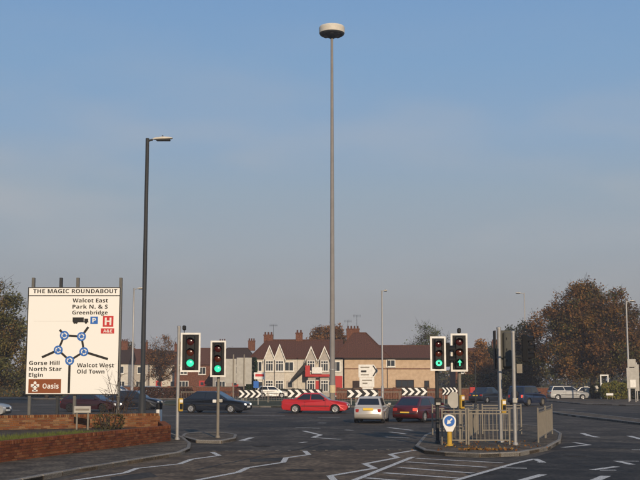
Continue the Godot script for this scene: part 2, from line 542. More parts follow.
	# glass
	var pane = func(a: Vector3, b: Vector3, c: Vector3, d: Vector3, u0: float, u1: float, v0: float, v1: float, off: Vector3) -> SurfaceTool:
		var g := begin()
		var f = func(u: float, v: float) -> Vector3: return a.lerp(b, u).lerp(d.lerp(c, u), v)
		var q := [f.call(u0, v0), f.call(u1, v0), f.call(u1, v1), f.call(u0, v1)]
		var nn: Vector3 = (q[1] - q[0]).cross(q[3] - q[0]).normalized()
		if nn.dot(off) < 0: nn = -nn
		for k in 4: q[k] += nn * 0.007
		quad(g, q[0], q[1], q[2], q[3], nn)
		for k in 4:
			var k2 := (k + 1) % 4
			quad(g, q[k], q[k2], q[k2] - nn * 0.012, q[k] - nn * 0.012, (q[k] + q[k2]) * 0.5 - (q[0] + q[2]) * 0.5)
		return g
	put("windscreen", pane.call(r0[2], r0[3], r1[3], r1[2], 0.06, 0.94, 0.1, 0.93, Vector3(1, 0.5, 0)), M.glass, t)
	put("rear_window", pane.call(r0[0], r0[5], r1[5], r1[0], 0.07, 0.93, o.get("rear_low", 0.16), 0.9, Vector3(-1, 0.5, 0)), M.glass, t)
	for s in [0, 1]:
		var i0: int = 0 if s == 0 else 5
		var i1: int = 1 if s == 0 else 4
		var i2: int = 2 if s == 0 else 3
		var off := Vector3(0, 0.2, -1.0 if s == 0 else 1.0)
		put("side_window", pane.call(r0[i0], r0[i1], r1[i1], r1[i0], o.get("c_pillar", 0.16), 0.97, 0.14, 0.9, off), M.glass, t)
		put("side_window", pane.call(r0[i1], r0[i2], r1[i2], r1[i1], 0.03, 0.93, 0.14, 0.9, off), M.glass, t)
	# wheels
	for x in [xf, xr]:
		for s in [-1.0, 1.0]:
			var wn := Node3D.new()
			wn.name = "wheel"
			t.add_child(wn, true)
			wn.position = Vector3(x, r, s * (W - 0.12))
			wn.basis = Basis(Vector3.RIGHT, s * PI / 2)
			lathe_part("tyre", [[r * 0.62, -0.1], [r * 0.9, -0.1], [r, -0.07], [r, 0.07], [r * 0.9, 0.1], [r * 0.64, 0.1]], M.tyre, wn, 22)
			var rm := begin()
			lathe(rm, [[r * 0.66, 0.09], [r * 0.6, 0.085], [r * 0.56, 0.05], [0.0, 0.045]], 22)
			for k in 7:
				bx(rm, Basis(Vector3.UP, TAU * k / 7) * Vector3(r * 0.33, 0.075, 0), Vector3(r * 0.56, 0.03, r * 0.13), Basis(Vector3.UP, TAU * k / 7))
			lathe(rm, [[r * 0.14, 0.06], [r * 0.14, 0.1], [0.0, 0.1]], 10)
			put("rim", rm, o.get("rim", M.alloy), wn)
	# lamps, bumpers, plates, mirrors, handles
	for s in [-1.0, 1.0]:
		box_part("headlight", Vector3(L * 0.5 - 0.1, nose - 0.14, s * W * 0.62), Vector3(0.19, 0.13, W * 0.36), o.get("lamps", M.lens), t, 0.03, yb(s * -0.16))
		var th: float = o.get("tail_h", 0.16)
		box_part("tail_light", Vector3(-L * 0.5 + 0.055, deck - 0.13 - th * 0.5, s * W * 0.7), Vector3(0.1, th, o.get("tail_w", W * 0.3)), o.get("tails", M.tail) if s > 0 else M.tail, t, 0.02)
		var mi := begin()
		cbx(mi, Vector3(cb[3] - 0.32, belt + 0.07, s * (W + 0.07)), Vector3(0.1, 0.13, 0.17), 0.03)
		bx(mi, Vector3(cb[3] - 0.3, belt + 0.02, s * (W - 0.03)), Vector3(0.05, 0.05, 0.12))
		put("mirror", mi, o.get("mirror", body), t)
		for hx in o.get("handles", [-0.15]):
			box_part("door_handle", Vector3(hx, belt - 0.13, s * (W * 0.985)), Vector3(0.17, 0.03, 0.03), o.get("handle_mat", body), t, 0.008)
		box_part("side_rub_strip", Vector3((xf + xr) * 0.5, belt * 0.56, s * (W * 0.995)), Vector3((xf - xr) - 2.0 * r - 0.2, 0.05, 0.025), o.get("strip", M.trim), t)
		for dx in o.get("seams", []):
			box_part("door_seam", Vector3(dx, belt * 0.66, s * (W * 0.989)), Vector3(0.014, belt * 0.52, 0.012), M.black, t)
	box_part("grille", Vector3(L * 0.5 - 0.04, nose - 0.15, 0), Vector3(0.1, 0.1, W * 0.62), M.trim, t, 0.01)
	box_part("front_bumper_vent", Vector3(L * 0.5 - 0.01, gr + 0.14, 0), Vector3(0.06, 0.1, W * 1.1), M.trim, t, 0.01)
	box_part("rear_bumper_strip", Vector3(-L * 0.5 - 0.005, gr + 0.27, 0), Vector3(0.05, 0.05, W * 1.45), o.get("strip", M.trim), t, 0.01)
	box_part("front_plate", Vector3(L * 0.5 + 0.02, gr + 0.24, 0), Vector3(0.02, 0.11, 0.52), M.plate_white, t)
	box_part("rear_plate", Vector3(-L * 0.5 + 0.005, o.get("plate_y", deck - 0.24), 0), Vector3(0.05, 0.11, 0.52), M.plate_yellow, t)
	box_part("underbody", Vector3(0, gr + 0.03, 0), Vector3(L * 0.86, 0.08, W * 1.5), M.black, t)
	if o.get("roof_rails", false):
		for s in [-1.0, 1.0]:
			tube_part("roof_rail", [Vector3(cb[1] + 0.25, H - 0.02, s * wt * 0.86), Vector3(cb[1] + 0.4, H + 0.05, s * wt * 0.86), Vector3(cb[2] - 0.4, H + 0.05, s * wt * 0.86), Vector3(cb[2] - 0.25, H - 0.02, s * wt * 0.86)], [0.018, 0.018, 0.018, 0.018], M.trim, t, 6)
	if o.get("spare", false):
		var xs := Transform3D(Basis(Vector3.BACK, PI / 2), Vector3(-L * 0.5 - 0.1, belt - 0.08, 0.02))
		lathe_part("spare_wheel", [[0.0, 0.1], [0.27, 0.1], [0.32, 0.06], [0.32, -0.08], [0.0, -0.08]], M.trim, t, 20, xs)
	return t

# ------------------------------------------------------------------ street furniture
func lettering(parent: Node, txt: String, c: Vector3, width: float, height: float, m: Material, bold := false, called := "lettering"):
	var f := SystemFont.new()
	f.font_names = PackedStringArray(["Droid Sans"])
	f.font_weight = 700
	var tm := TextMesh.new()
	tm.text = txt
	tm.font = f
	tm.font_size = 64
	tm.pixel_size = 0.01
	tm.depth = 0.02
	tm.curve_step = 1.0
	var bb := tm.get_aabb()
	var o := put_mesh(called, tm, m, parent)
	var sx := width / bb.size.x; var sy := height / bb.size.y
	o.scale = Vector3(sx, sy, 0.4)
	var mid := bb.get_center()
	o.position = c - Vector3(mid.x * sx, mid.y * sy, 0)
	return o

# a signal head facing +z, its centre at the origin; lit: "disc" or "arrow"
func signal_head(parent: Node, at: Vector3, turn: float, w: float, h: float, style: String):
	var hd := Node3D.new()
	hd.name = "signal_head"
	parent.add_child(hd, true)
	hd.position = at
	hd.rotation.y = turn
	box_part("backing_board", Vector3(0, 0, 0), Vector3(w, h, 0.03), M.board_black, hd, 0.01)
	var fr := begin()
	var b := 0.062
	for s in [-1.0, 1.0]:
		bx(fr, Vector3(s * (w - b) * 0.5, 0, 0.02), Vector3(b, h, 0.012))
		bx(fr, Vector3(0, s * (h - b) * 0.5, 0.0202), Vector3(w - 2 * b, b, 0.012))
	put("white_border", fr, M.white, hd)
	box_part("housing", Vector3(0, 0, 0.06), Vector3(w * 0.46, h * 0.86, 0.12), M.black, hd, 0.03)
	box_part("rear_housing", Vector3(0, 0, -0.1), Vector3(w * 0.44, h * 0.82, 0.18), M.black, hd, 0.03)
	var rad := h * 0.094
	for k in 3:
		var y := (1 - k) * h * 0.272
		var xf := Transform3D(Basis(Vector3.RIGHT, PI / 2), Vector3(0, y, 0.122))
		var mat: Material = [M.lens_red, M.lens_amber, M.lens_green][k]
		if k == 2 and style != "disc": mat = M.black
		lathe_part(["red_lens", "amber_lens", "green_lens"][k], [[rad, 0.0], [rad * 0.8, 0.02], [rad * 0.4, 0.035], [0.0, 0.04]], mat, hd, 20, xf, true)
		if k == 2 and style == "arrow":
			prism_part("green_arrow", [Vector2(-0.022, -rad * 0.85), Vector2(0.022, -rad * 0.85), Vector2(0.022, rad * 0.1), Vector2(rad * 0.6, rad * 0.1), Vector2(0, rad * 0.95), Vector2(-rad * 0.6, rad * 0.1), Vector2(-0.022, rad * 0.1)], 0.16, 0.168, M.lens_green, hd, Transform3D(Basis.IDENTITY, Vector3(0, y, 0)))
		if k == 2 and style == "ring":
			var rs := begin()
			lathe(rs, [[rad * 0.98, 0.042], [rad * 0.98, 0.05], [rad * 0.36, 0.05], [rad * 0.36, 0.042]], 20, xf)
			put("green_symbol", rs, M.lens_green, hd)
		# hood: the upper two thirds of a short tube
		var hs := begin()
		for j in 14:
			var a0: float = lerp(-0.35, PI + 0.35, j / 14.0); var a1: float = lerp(-0.35, PI + 0.35, (j + 1) / 14.0)
			var R := rad * 1.12
			var z1: float = 0.12 + 0.17 * (0.45 + 0.55 * clamp(sin((a0 + a1) * 0.5), 0, 1))
			quad(hs, Vector3(cos(a0) * R, y + sin(a0) * R, 0.115), Vector3(cos(a1) * R, y + sin(a1) * R, 0.115), Vector3(cos(a1) * R, y + sin(a1) * R, z1), Vector3(cos(a0) * R, y + sin(a0) * R, z1), Vector3(cos(a0), sin(a0), 0))
			quad(hs, Vector3(cos(a0) * R * 0.95, y + sin(a0) * R * 0.95, 0.115), Vector3(cos(a1) * R * 0.95, y + sin(a1) * R * 0.95, 0.115), Vector3(cos(a1) * R * 0.95, y + sin(a1) * R * 0.95, z1), Vector3(cos(a0) * R * 0.95, y + sin(a0) * R * 0.95, z1), -Vector3(cos(a0), sin(a0), 0))
		put("hood", hs, M.black, hd)
	return hd

func pole_parts(t: Node3D, h: float, r: float, m: Material, cap := true):
	tube_part("pole", [Vector3(0, 0, 0), Vector3(0, h, 0)], [r, r], m, t, 14)
	if cap: lathe_part("pole_cap", [[r * 1.15, h - 0.05], [r * 1.15, h + 0.02], [0.0, h + 0.05]], m, t, 14)
	lathe_part("base_collar", [[r * 1.6, 0.0], [r * 1.6, 0.03], [r * 1.15, 0.09]], m, t, 14)

func detector(t: Node3D, at: Vector3):
	var st := begin()
	cbx(st, at, Vector3(0.12, 0.17, 0.2), 0.03)
	bx(st, at - Vector3(0, 0.16, 0), Vector3(0.03, 0.2, 0.03))
	put("vehicle_detector", st, M.black, t)

func push_button(t: Node3D, at: Vector3, turn: float):
	var pb := box_part("push_button_box", Vector3.ZERO, Vector3(0.16, 0.46, 0.12), M.yellow, t, 0.02)
	pb.position = at
	pb.rotation.y = turn
	box_part("button_panel", Vector3(0, -0.06, 0.062), Vector3(0.11, 0.2, 0.01), M.black, pb)
	box_part("wait_panel", Vector3(0, 0.13, 0.062), Vector3(0.12, 0.1, 0.01), M.white, pb)

func guardrail(label: String, a: Vector2, b: Vector2, y: float, h: float, m: Material, step := 0.12, group := "pedestrian guardrail panels", lower := 0.15):
	var d := b - a
	var len := d.length()
	var t := thing("guardrail_panel", label, "guardrail", Vector3(a.x, y, a.y), atan2(-d.y, d.x), group)
	for x in [0.0, len]:
		box_part("post", Vector3(x, h * 0.5, 0), Vector3(0.055, h, 0.055), m, t, 0.008)
	for yy in [h - 0.06, h * 0.86, lower]:
		box_part("rail", Vector3(len * 0.5, yy, 0), Vector3(len - 0.056, 0.035, 0.03), m, t)
	var bm := BoxMesh.new()
	bm.size = Vector3(0.016, h * 0.86 - lower - 0.036, 0.016)
	var n := int(len / step)
	for k in range(1, n):
		put_mesh("bar", bm, m, t, Vector3(len * k / n, (h * 0.86 + lower) * 0.5, 0))
	return t

func lamp_column(called: String, label: String, at: Vector3, h: float, r: float, m: Material, arm: float, head_l: float, turn := 0.0):
	var t := thing(called, label, "street lamp", at, turn, "street lamps round the junction")
	tube_part("column", [Vector3(0, 0, 0), Vector3(0, 1.6, 0), Vector3(0, 1.65, 0), Vector3(0, h, 0)], [r * 1.5, r * 1.5, r, r * 0.75], m, t, 12)
	var s := signf(arm)
	tube_part("arm", [Vector3(0, h - 0.12, 0), Vector3(arm * 0.5, h - 0.08, 0), Vector3(arm, h - 0.05, 0)], [r * 0.5, r * 0.45, r * 0.45], m, t, 8)
	var st := begin(true)
	var x0 := arm
	for seg in 1:
		var secs := [[0.0, 0.03, 0.05], [0.12, 0.075, 0.1], [0.5, 0.1, 0.15], [0.85, 0.075, 0.13], [1.0, 0.03, 0.08]]
		for i in secs.size() - 1:
			for k in 12:
				var q := []
				for e in [[i, k], [i + 1, k], [i + 1, k + 1], [i, k + 1]]:
					var c: Array = secs[e[0]]
					var a: float = TAU * e[1] / 12.0
					var yy: float = sin(a) * c[1] * (1.0 if sin(a) > 0 else 0.45)
					q.append(Vector3(x0 + s * c[0] * head_l, h - 0.03 + yy + 0.03 * c[0], cos(a) * c[2]))
				quad(st, q[0], q[1], q[2], q[3], (q[0] + q[2]) * 0.5 - Vector3((q[0].x + q[2].x) * 0.5, h - 0.03, 0))
	put("lantern", st, M.lamp_shell, t)
	box_part("lantern_bowl", Vector3(x0 + s * head_l * 0.54, h - 0.075, 0), Vector3(head_l * 0.72, 0.07, 0.2), M.dark_steel, t, 0.025)
	lathe_part("photocell", [[0.035, h + 0.05], [0.035, h + 0.12], [0.0, h + 0.14]], M.dark_steel, t, 10, Transform3D(Basis.IDENTITY, Vector3(x0 + s * head_l * 0.5, 0, 0)))
	return t

func chevron_board(label: String, at: Vector3, w: float, h: float, low: float, n: int, turn := 0.0, dirn := 1.0):
	var t := thing("chevron_board", label, "chevron sign", at, turn, "black and white chevron boards")
	for s in [-1.0, 1.0]:
		box_part("post", Vector3(s * w * 0.36, (low + h) * 0.5, -0.06), Vector3(0.07, low + h, 0.07), M.galv, t, 0.01)
	box_part("board", Vector3(0, low + h * 0.5, 0), Vector3(w, h, 0.04), M.board_black, t, 0.008)
	for k in n:
		var x := (k + 0.5 - n * 0.5) * w / n
		var a := h * 0.26; var c := h * 0.43; var th := w / n * 0.36
		prism_part("chevron", [Vector2(x - dirn * a - th * 0.5 * dirn, c), Vector2(x - dirn * a + th * 0.8 * dirn, c), Vector2(x + dirn * a * 0.8 + th * 0.7 * dirn, 0), Vector2(x - dirn * a + th * 0.8 * dirn, -c), Vector2(x - dirn * a - th * 0.5 * dirn, -c), Vector2(x + dirn * a * 0.8 - th * 0.6 * dirn, 0)], 0.021, 0.027, M.sign_white, t, Transform3D(Basis.IDENTITY, Vector3(0, low + h * 0.5, 0)))
	return t

func window(parent: Node, c: Vector3, w: float, h: float, frame: Material, cols := 2, rows := 1, turn := 0.0):
	var n := Node3D.new()
	n.name = "window"
	parent.add_child(n, true)
	n.position = c
	n.rotation.y = turn
	box_part("pane", Vector3(0, 0, 0.012), Vector3(w - 0.1, h - 0.1, 0.02), M.house_glass, n)
	var st := begin()
	for s in [-1.0, 1.0]:
		bx(st, Vector3(s * (w - 0.09) * 0.5, 0, 0.03), Vector3(0.09, h, 0.07))
		bx(st, Vector3(0, s * (h - 0.09) * 0.5, 0.031), Vector3(w - 0.18, 0.09, 0.07))
	for k in range(1, cols):
		bx(st, Vector3(-w * 0.5 + w * k / cols, 0, 0.028), Vector3(0.07, h - 0.18, 0.05))
	for k in range(1, rows):
		bx(st, Vector3(0, h * 0.22, 0.029), Vector3(w - 0.18, 0.06, 0.05))
	put("frame", st, frame, n)
	box_part("sill", Vector3(0, -h * 0.5 - 0.05, 0.06), Vector3(w + 0.12, 0.08, 0.16), frame, n)
	return n

func chimney(parent: Node, c: Vector3, s: Vector3, pots := 3):
	var ch := box_part("chimney", c, s, M.brickwork, parent, 0.02)
	box_part("chimney_cap", c + Vector3(0, s.y * 0.5 + 0.06, 0), Vector3(s.x + 0.12, 0.12, s.z + 0.12), M.brickwork, ch)
	for k in pots:
		lathe_part("chimney_pot", [[0.13, 0.0], [0.1, 0.3], [0.12, 0.36], [0.08, 0.36], [0.08, 0.3]], M.tile, ch, 10, Transform3D(Basis.IDENTITY, c + Vector3((k - (pots - 1) * 0.5) * s.x / pots, s.y * 0.5 + 0.12, 0)))

func aerial(parent: Node, at: Vector3, h: float):
	var st := begin()
	tube(st, [at, at + Vector3(0, h, 0)], [0.025, 0.02], 5)
	tube(st, [at + Vector3(-0.5, h - 0.1, 0.1), at + Vector3(0.5, h - 0.1, -0.1)], [0.015, 0.015], 4)
	for k in 6:
		var x := -0.45 + 0.18 * k
		tube(st, [at + Vector3(x, h - 0.3, 0.1), at + Vector3(x, h + 0.1, -0.1)], [0.012, 0.012], 4)
	put("aerial", st, M.dark_steel, parent)

# roof over a rectangle with its ridge along x; hip0, hip1 pull the ridge ends in
func roof(parent: Node, x0: float, x1: float, z0: float, z1: float, ye: float, yr: float, hip0: float, hip1: float, m: Material, over := 0.3):
	var st := begin()
	x0 -= over * (1.0 if hip0 > 0.0 else 0.3); x1 += over * (1.0 if hip1 > 0.0 else 0.3); z0 += over; z1 -= over
	var zm := (z0 + z1) * 0.5
	var a := Vector3(x0, ye, z0); var b := Vector3(x1, ye, z0); var c := Vector3(x1, ye, z1); var d := Vector3(x0, ye, z1)
	var e := Vector3(x0 + hip0, yr, zm); var f := Vector3(x1 - hip1, yr, zm)
	quad(st, a, b, f, e, Vector3(0, 1, 1)); quad(st, c, d, e, f, Vector3(0, 1, -1))
	tri(st, a, d, e, Vector3(-1, 0.3, 0)); tri(st, b, c, f, Vector3(1, 0.3, 0))
	var dn := Vector3(0, -0.14, 0)
	for pr in [[a, b], [b, c], [c, d], [d, a]]:
		quad(st, pr[0], pr[1], pr[1] + dn, pr[0] + dn, (pr[0] + pr[1]) * 0.5 - Vector3((x0 + x1) * 0.5, ye, zm))
	quad(st, a + dn, b + dn, c + dn, d + dn, Vector3.DOWN)
	var r := put("roof", st, m, parent)
	tube_part("ridge", [e, f], [0.11, 0.11], m, r, 6)
	if hip0 > 0.0:
		tube_part("hip_ridge", [a, e], [0.09, 0.09], m, r, 6)
	if hip1 > 0.0:
		tube_part("hip_ridge", [b, f], [0.09, 0.09], m, r, 6)
	return r

# the gabled two-storey bay of the houses: centre x, front z
func bay(parent: Node, x: float, z: float, w: float, ye: float, yp: float, wall: Material, depth := 0.9):
	var h := w * 0.5
	var st := begin()
	prism(st, [Vector2(x - h, 0), Vector2(x + h, 0), Vector2(x + h, ye), Vector2(x, yp - 0.12), Vector2(x - h, ye)], z - depth, z)
	var b := put("bay", st, wall, parent)
	var rf := begin()
	for s in [-1.0, 1.0]:
		var k := [Vector3(x + s * (h + 0.18), ye - 0.16, z + 0.2), Vector3(x, yp, z + 0.2), Vector3(x, yp, z - depth - 2.2), Vector3(x + s * (h + 0.18), ye - 0.16, z - depth - 0.4)]
		var nn := Vector3(s, 0.6, 0)
		quad(rf, k[0], k[1], k[2], k[3], nn)
		for j in 4: k[j] -= Vector3(0, 0.1, 0)
		quad(rf, k[0], k[1], k[2], k[3], -nn)
	put("bay_roof", rf, M.tile, b)
	for s in [-1.0, 1.0]:
		var bg := begin()
		var p0 := Vector3(x + s * (h + 0.2), ye - 0.22, z + 0.22); var p1 := Vector3(x, yp - 0.02, z + 0.22)
		quad(bg, p0, p1, p1 - Vector3(0, 0.3, 0), p0 - Vector3(0, 0.24, 0), Vector3(0, 0, 1))
		quad(bg, p0, p1, p1 - Vector3(0, 0, 0.05), p0 - Vector3(0, 0, 0.05), Vector3(s, 1, 0))
		put("bargeboard", bg, M.joinery, b)
	window(b, Vector3(x, ye - 0.95, z), w * 0.86, 1.35, M.joinery, 3, 2)
	window(b, Vector3(x, 1.45, z), w * 0.86, 1.45, M.joinery, 3, 2)
	return b

func simple_house(label: String, at: Vector3, turn: float, w: float, d: float, ye: float, yr: float, wall: Material, tile: Material, nwin: int, group: String, hip := 0.0):
	var t := thing("terraced_house", label, "house", at, turn, group)
	box_part("wall", Vector3(0, ye * 0.5, -d * 0.5), Vector3(w, ye, d), wall, t)
	if hip == 0.0:
		for s in [-1.0, 1.0]:
			prism_part("gable", [Vector2(0, ye), Vector2(-d, ye), Vector2(-d * 0.5, yr - 0.1)], -0.1, 0.1, wall, t, Transform3D(Basis(Vector3(0, 0, 1), Vector3.UP, Vector3(1, 0, 0)), Vector3(s * (w * 0.5 - 0.1), 0, 0)))
	roof(t, -w * 0.5, w * 0.5, 0.0, -d, ye, yr, hip, hip, tile)
	for k in nwin:
		var x := (k + 0.5 - nwin * 0.5) * w / nwin
		window(t, Vector3(x, ye - 1.1, 0), 1.2, 1.2, M.joinery, 2, 1)
		if k == nwin / 2:
			var dr := box_part("door", Vector3(x, 1.05, 0.03), Vector3(0.95, 2.1, 0.06), M.shop_red, t)
			box_part("door_pane", Vector3(x, 1.6, 0.065), Vector3(0.5, 0.5, 0.01), M.house_glass, dr)
		else:
			window(t, Vector3(x, 1.4, 0), 1.6, 1.3, M.joinery, 3, 1)
	chimney(t, Vector3(w * 0.32, yr + 0.35, -d * 0.5), Vector3(1.1, 1.5, 0.6))
	return t

# bricks as real blocks on a mortar core; wall runs along +x, its front faces +z
func brick_wall(parent: Node, called: String, a: Vector2, b: Vector2, h: float, th: float, pal: Array, mortar: Material, sd: int):
	rng.seed = sd
	var d := b - a
	var len := d.length()
	var core := box_part(called, Vector3(len * 0.5, h * 0.5, 0), Vector3(len, h, th), mortar, parent)
	core.position = Vector3(a.x, 0, a.y)
	core.rotation.y = atan2(-d.y, d.x)
	var st := begin()
	var rows := int((h - 0.005) / 0.075)
	for r in rows:
		var x := -0.11 if r % 2 == 1 else 0.0
		while x < len:
			var x0: float = max(x, 0.0); var x1: float = min(x + 0.215, len)
			if x1 - x0 > 0.04:
				for s in [-1.0, 1.0]:
					var c: Color = pal[rng.randi() % pal.size()]
					var k := rng.randf_range(0.75, 1.2)
					st.set_color(Color(c.r * k, c.g * k, c.b * k))
					bx(st, Vector3((x0 + x1) * 0.5, 0.043 + r * 0.075, s * (th * 0.5 + 0.002 + rng.randf() * 0.003)), Vector3(x1 - x0, 0.064, 0.016))
			x += 0.225
	for e in [-0.002, len + 0.002]:
		for r in rows:
			var c: Color = pal[rng.randi() % pal.size()]
			st.set_color(c)
			bx(st, Vector3(e, 0.043 + r * 0.075, 0), Vector3(0.012, 0.064, th - 0.02))
	var bk := put("bricks", st, M.brick, core)
	bk.set_meta("kind", "stuff")
	var cp := begin()
	var x := 0.0
	while x < len - 0.03:
		var c: Color = pal[rng.randi() % pal.size()]
		var k := rng.randf_range(0.75, 1.25)
		cp.set_color(Color(c.r * k, c.g * k, c.b * k))
		cbx(cp, Vector3(x + 0.034, h + 0.045 + rng.randf() * 0.004, rng.randf_range(-0.004, 0.004)), Vector3(0.066, 0.1, th + 0.03), 0.008)
		x += 0.077
	var cpo := put("coping_bricks", cp, M.brick, core)
	cpo.set_meta("kind", "stuff")
	return core

# pavement with kerb stones along its outline
func kerbed(called: String, poly: Array, m: Material, h: float, kerb_from := 0, kerb_to := -1):
	var st := begin()
	var pk := PackedVector2Array(poly)
	if Geometry2D.is_polygon_clockwise(pk): pk.reverse()
	var inner := Geometry2D.offset_polygon(pk, -0.13, Geometry2D.JOIN_MITER)
	var ipoly: Array = []
	if inner.size() > 0:
		for q in inner[0]: ipoly.append(q)
	else:
		ipoly = Array(pk)
	sheet(st, ipoly, h - 0.006)
	for i in pk.size():
		var a := pk[i]; var b := pk[(i + 1) % pk.size()]
		quad(st, Vector3(a.x, 0, a.y).lerp(Vector3(b.x, 0, b.y), 0.0), Vector3(b.x, 0, b.y), Vector3(b.x, h - 0.03, b.y), Vector3(a.x, h - 0.03, a.y), Vector3(b.y - a.y, 0, a.x - b.x))
	var s := struct(called, st, m)
	rng.seed = hash(called)
	for i in pk.size():
		var a := pk[i]; var b := pk[(i + 1) % pk.size()]
		var len := a.distance_to(b)
		if max(-a.y, -b.y) > 135.0 or max(-a.y, -b.y) < 20.0: continue
		var n: int = max(1, int(round(len / 0.91)))
		var dd := (b - a) / n
		var mesh := begin()
		cbx(mesh, Vector3.ZERO, Vector3(dd.length() - 0.012, 0.2, 0.13), 0.022)
		mesh.generate_normals()
		var ms := mesh.commit()
		var inn := Vector2(-dd.y, dd.x).normalized() * 0.065
		if not Geometry2D.is_point_in_polygon(a + dd * 0.5 + inn * 2.0, pk): inn = -inn
		for k in n:
			var c := a + dd * (k + 0.5) + inn
			var o := put_mesh("kerb_stone", ms, M.kerb if rng.randf() < 0.6 else M.kerb2, s, Vector3(c.x, h - 0.1 + rng.randf() * 0.006, c.y), yb(atan2(-dd.y, dd.x)))
	return s

# ================================================================== the place
func _ready():
	# camera
	var cam := Camera3D.new()
	cam.name = "camera"
	add_child(cam)
	cam.position = Vector3(0, 2.2, 0)
	cam.rotation_degrees.x = 7.253
	cam.fov = 24.62
	cam.far = 4000.0
	cam.current = true
	# sky
	var env := Environment.new()
	env.background_mode = Environment.BG_SKY
	env.sky = make_sky()
	env.tonemap_mode = Environment.TONE_MAPPER_LINEAR
	env.tonemap_exposure = 1.0
	env.sdfgi_enabled = true
	env.ssao_enabled = true
	env.ssil_enabled = true
	env.fog_enabled = true
	env.fog_density = 0.00045
	env.fog_light_color = Color(0.68, 0.68, 0.7)
	var we := WorldEnvironment.new()
	we.name = "world_environment"
	we.environment = env
	add_child(we)
	# low autumn sun behind the camera, a little to the right
	var sun := DirectionalLight3D.new()
	sun.name = "sun"
	add_child(sun)
	var az := deg_to_rad(-12.5); var el := deg_to_rad(20.0)
	var to_sun := Vector3(-sin(az) * cos(el), sin(el), cos(az) * cos(el))
	sun.look_at_from_position(to_sun * 50.0, Vector3.ZERO, Vector3.UP)
	sun.light_energy = 1.3
	sun.light_color = Color(1.0, 0.91, 0.79)
	sun.light_angular_distance = 0.5
	sun.shadow_enabled = true
	materials()
	M.lens_red = metal(Color(0.05, 0.006, 0.005), 0.2)
	M.lens_amber = metal(Color(0.07, 0.014, 0.005), 0.2)
	M.lens_green = glow(Color(0.03, 0.62, 0.33), 1.1)
	the_ground()
	the_markings()
	the_houses()
	the_trees()
	the_planter()
	the_big_sign()
	the_lamps()
	the_signals()
	the_island()
	the_roundabout()
	the_cars()
	the_far_right()

func make_sky() -> Sky:
	var W := 1024; var Hh := 512
	var im := Image.create(W, Hh, false, Image.FORMAT_RGBF)
	var stops := [[-90.0, Color8(92, 86, 78)], [-1.0, Color8(124, 122, 118)], [0.0, Color8(152, 151, 150)], [3.6, Color8(153, 155, 157)], [6.7, Color8(155, 165, 174)], [9.7, Color8(149, 167, 183)], [12.8, Color8(138, 166, 195)], [16.4, Color8(127, 162, 198)], [19.6, Color8(120, 157, 198)], [40.0, Color8(106, 144, 192)], [90.0, Color8(90, 126, 180)]]
	var fn := FastNoiseLite.new()
	fn.seed = 21; fn.frequency = 1.0; fn.fractal_octaves = 4
	for y in Hh:
		var e := 90.0 - (y + 0.5) * 180.0 / Hh
		var i := 0
		while i < stops.size() - 2 and e > stops[i + 1][0]: i += 1
		var c0: Color = stops[i][1]; var c1: Color = stops[i + 1][1]
		var t: float = clamp((e - stops[i][0]) / (stops[i + 1][0] - stops[i][0]), 0, 1)
		var c := c0.srgb_to_linear().lerp(c1.srgb_to_linear(), t)
		for x in W:
			var q := c
			if e > 0.0:
				var a := TAU * (x + 0.5) / W
				var v := fn.get_noise_3d(cos(a) * 2.4, e * 0.16, sin(a) * 2.4) + 0.5 * fn.get_noise_3d(cos(a) * 7.0 + 9.0, e * 0.5, sin(a) * 7.0)
				var k: float = clamp(v * 0.8 + 0.08, 0.0, 1.0) * 0.4 * clamp(1.0 - abs(e - 9.5) / 9.5, 0.0, 1.0)
				q = c.lerp(Color(0.45, 0.455, 0.47), k * 1.8)
			im.set_pixel(x, y, q)
	var pm := PanoramaSkyMaterial.new()
	pm.panorama = ImageTexture.create_from_image(im)
	var s := Sky.new()
	s.sky_material = pm
	return s

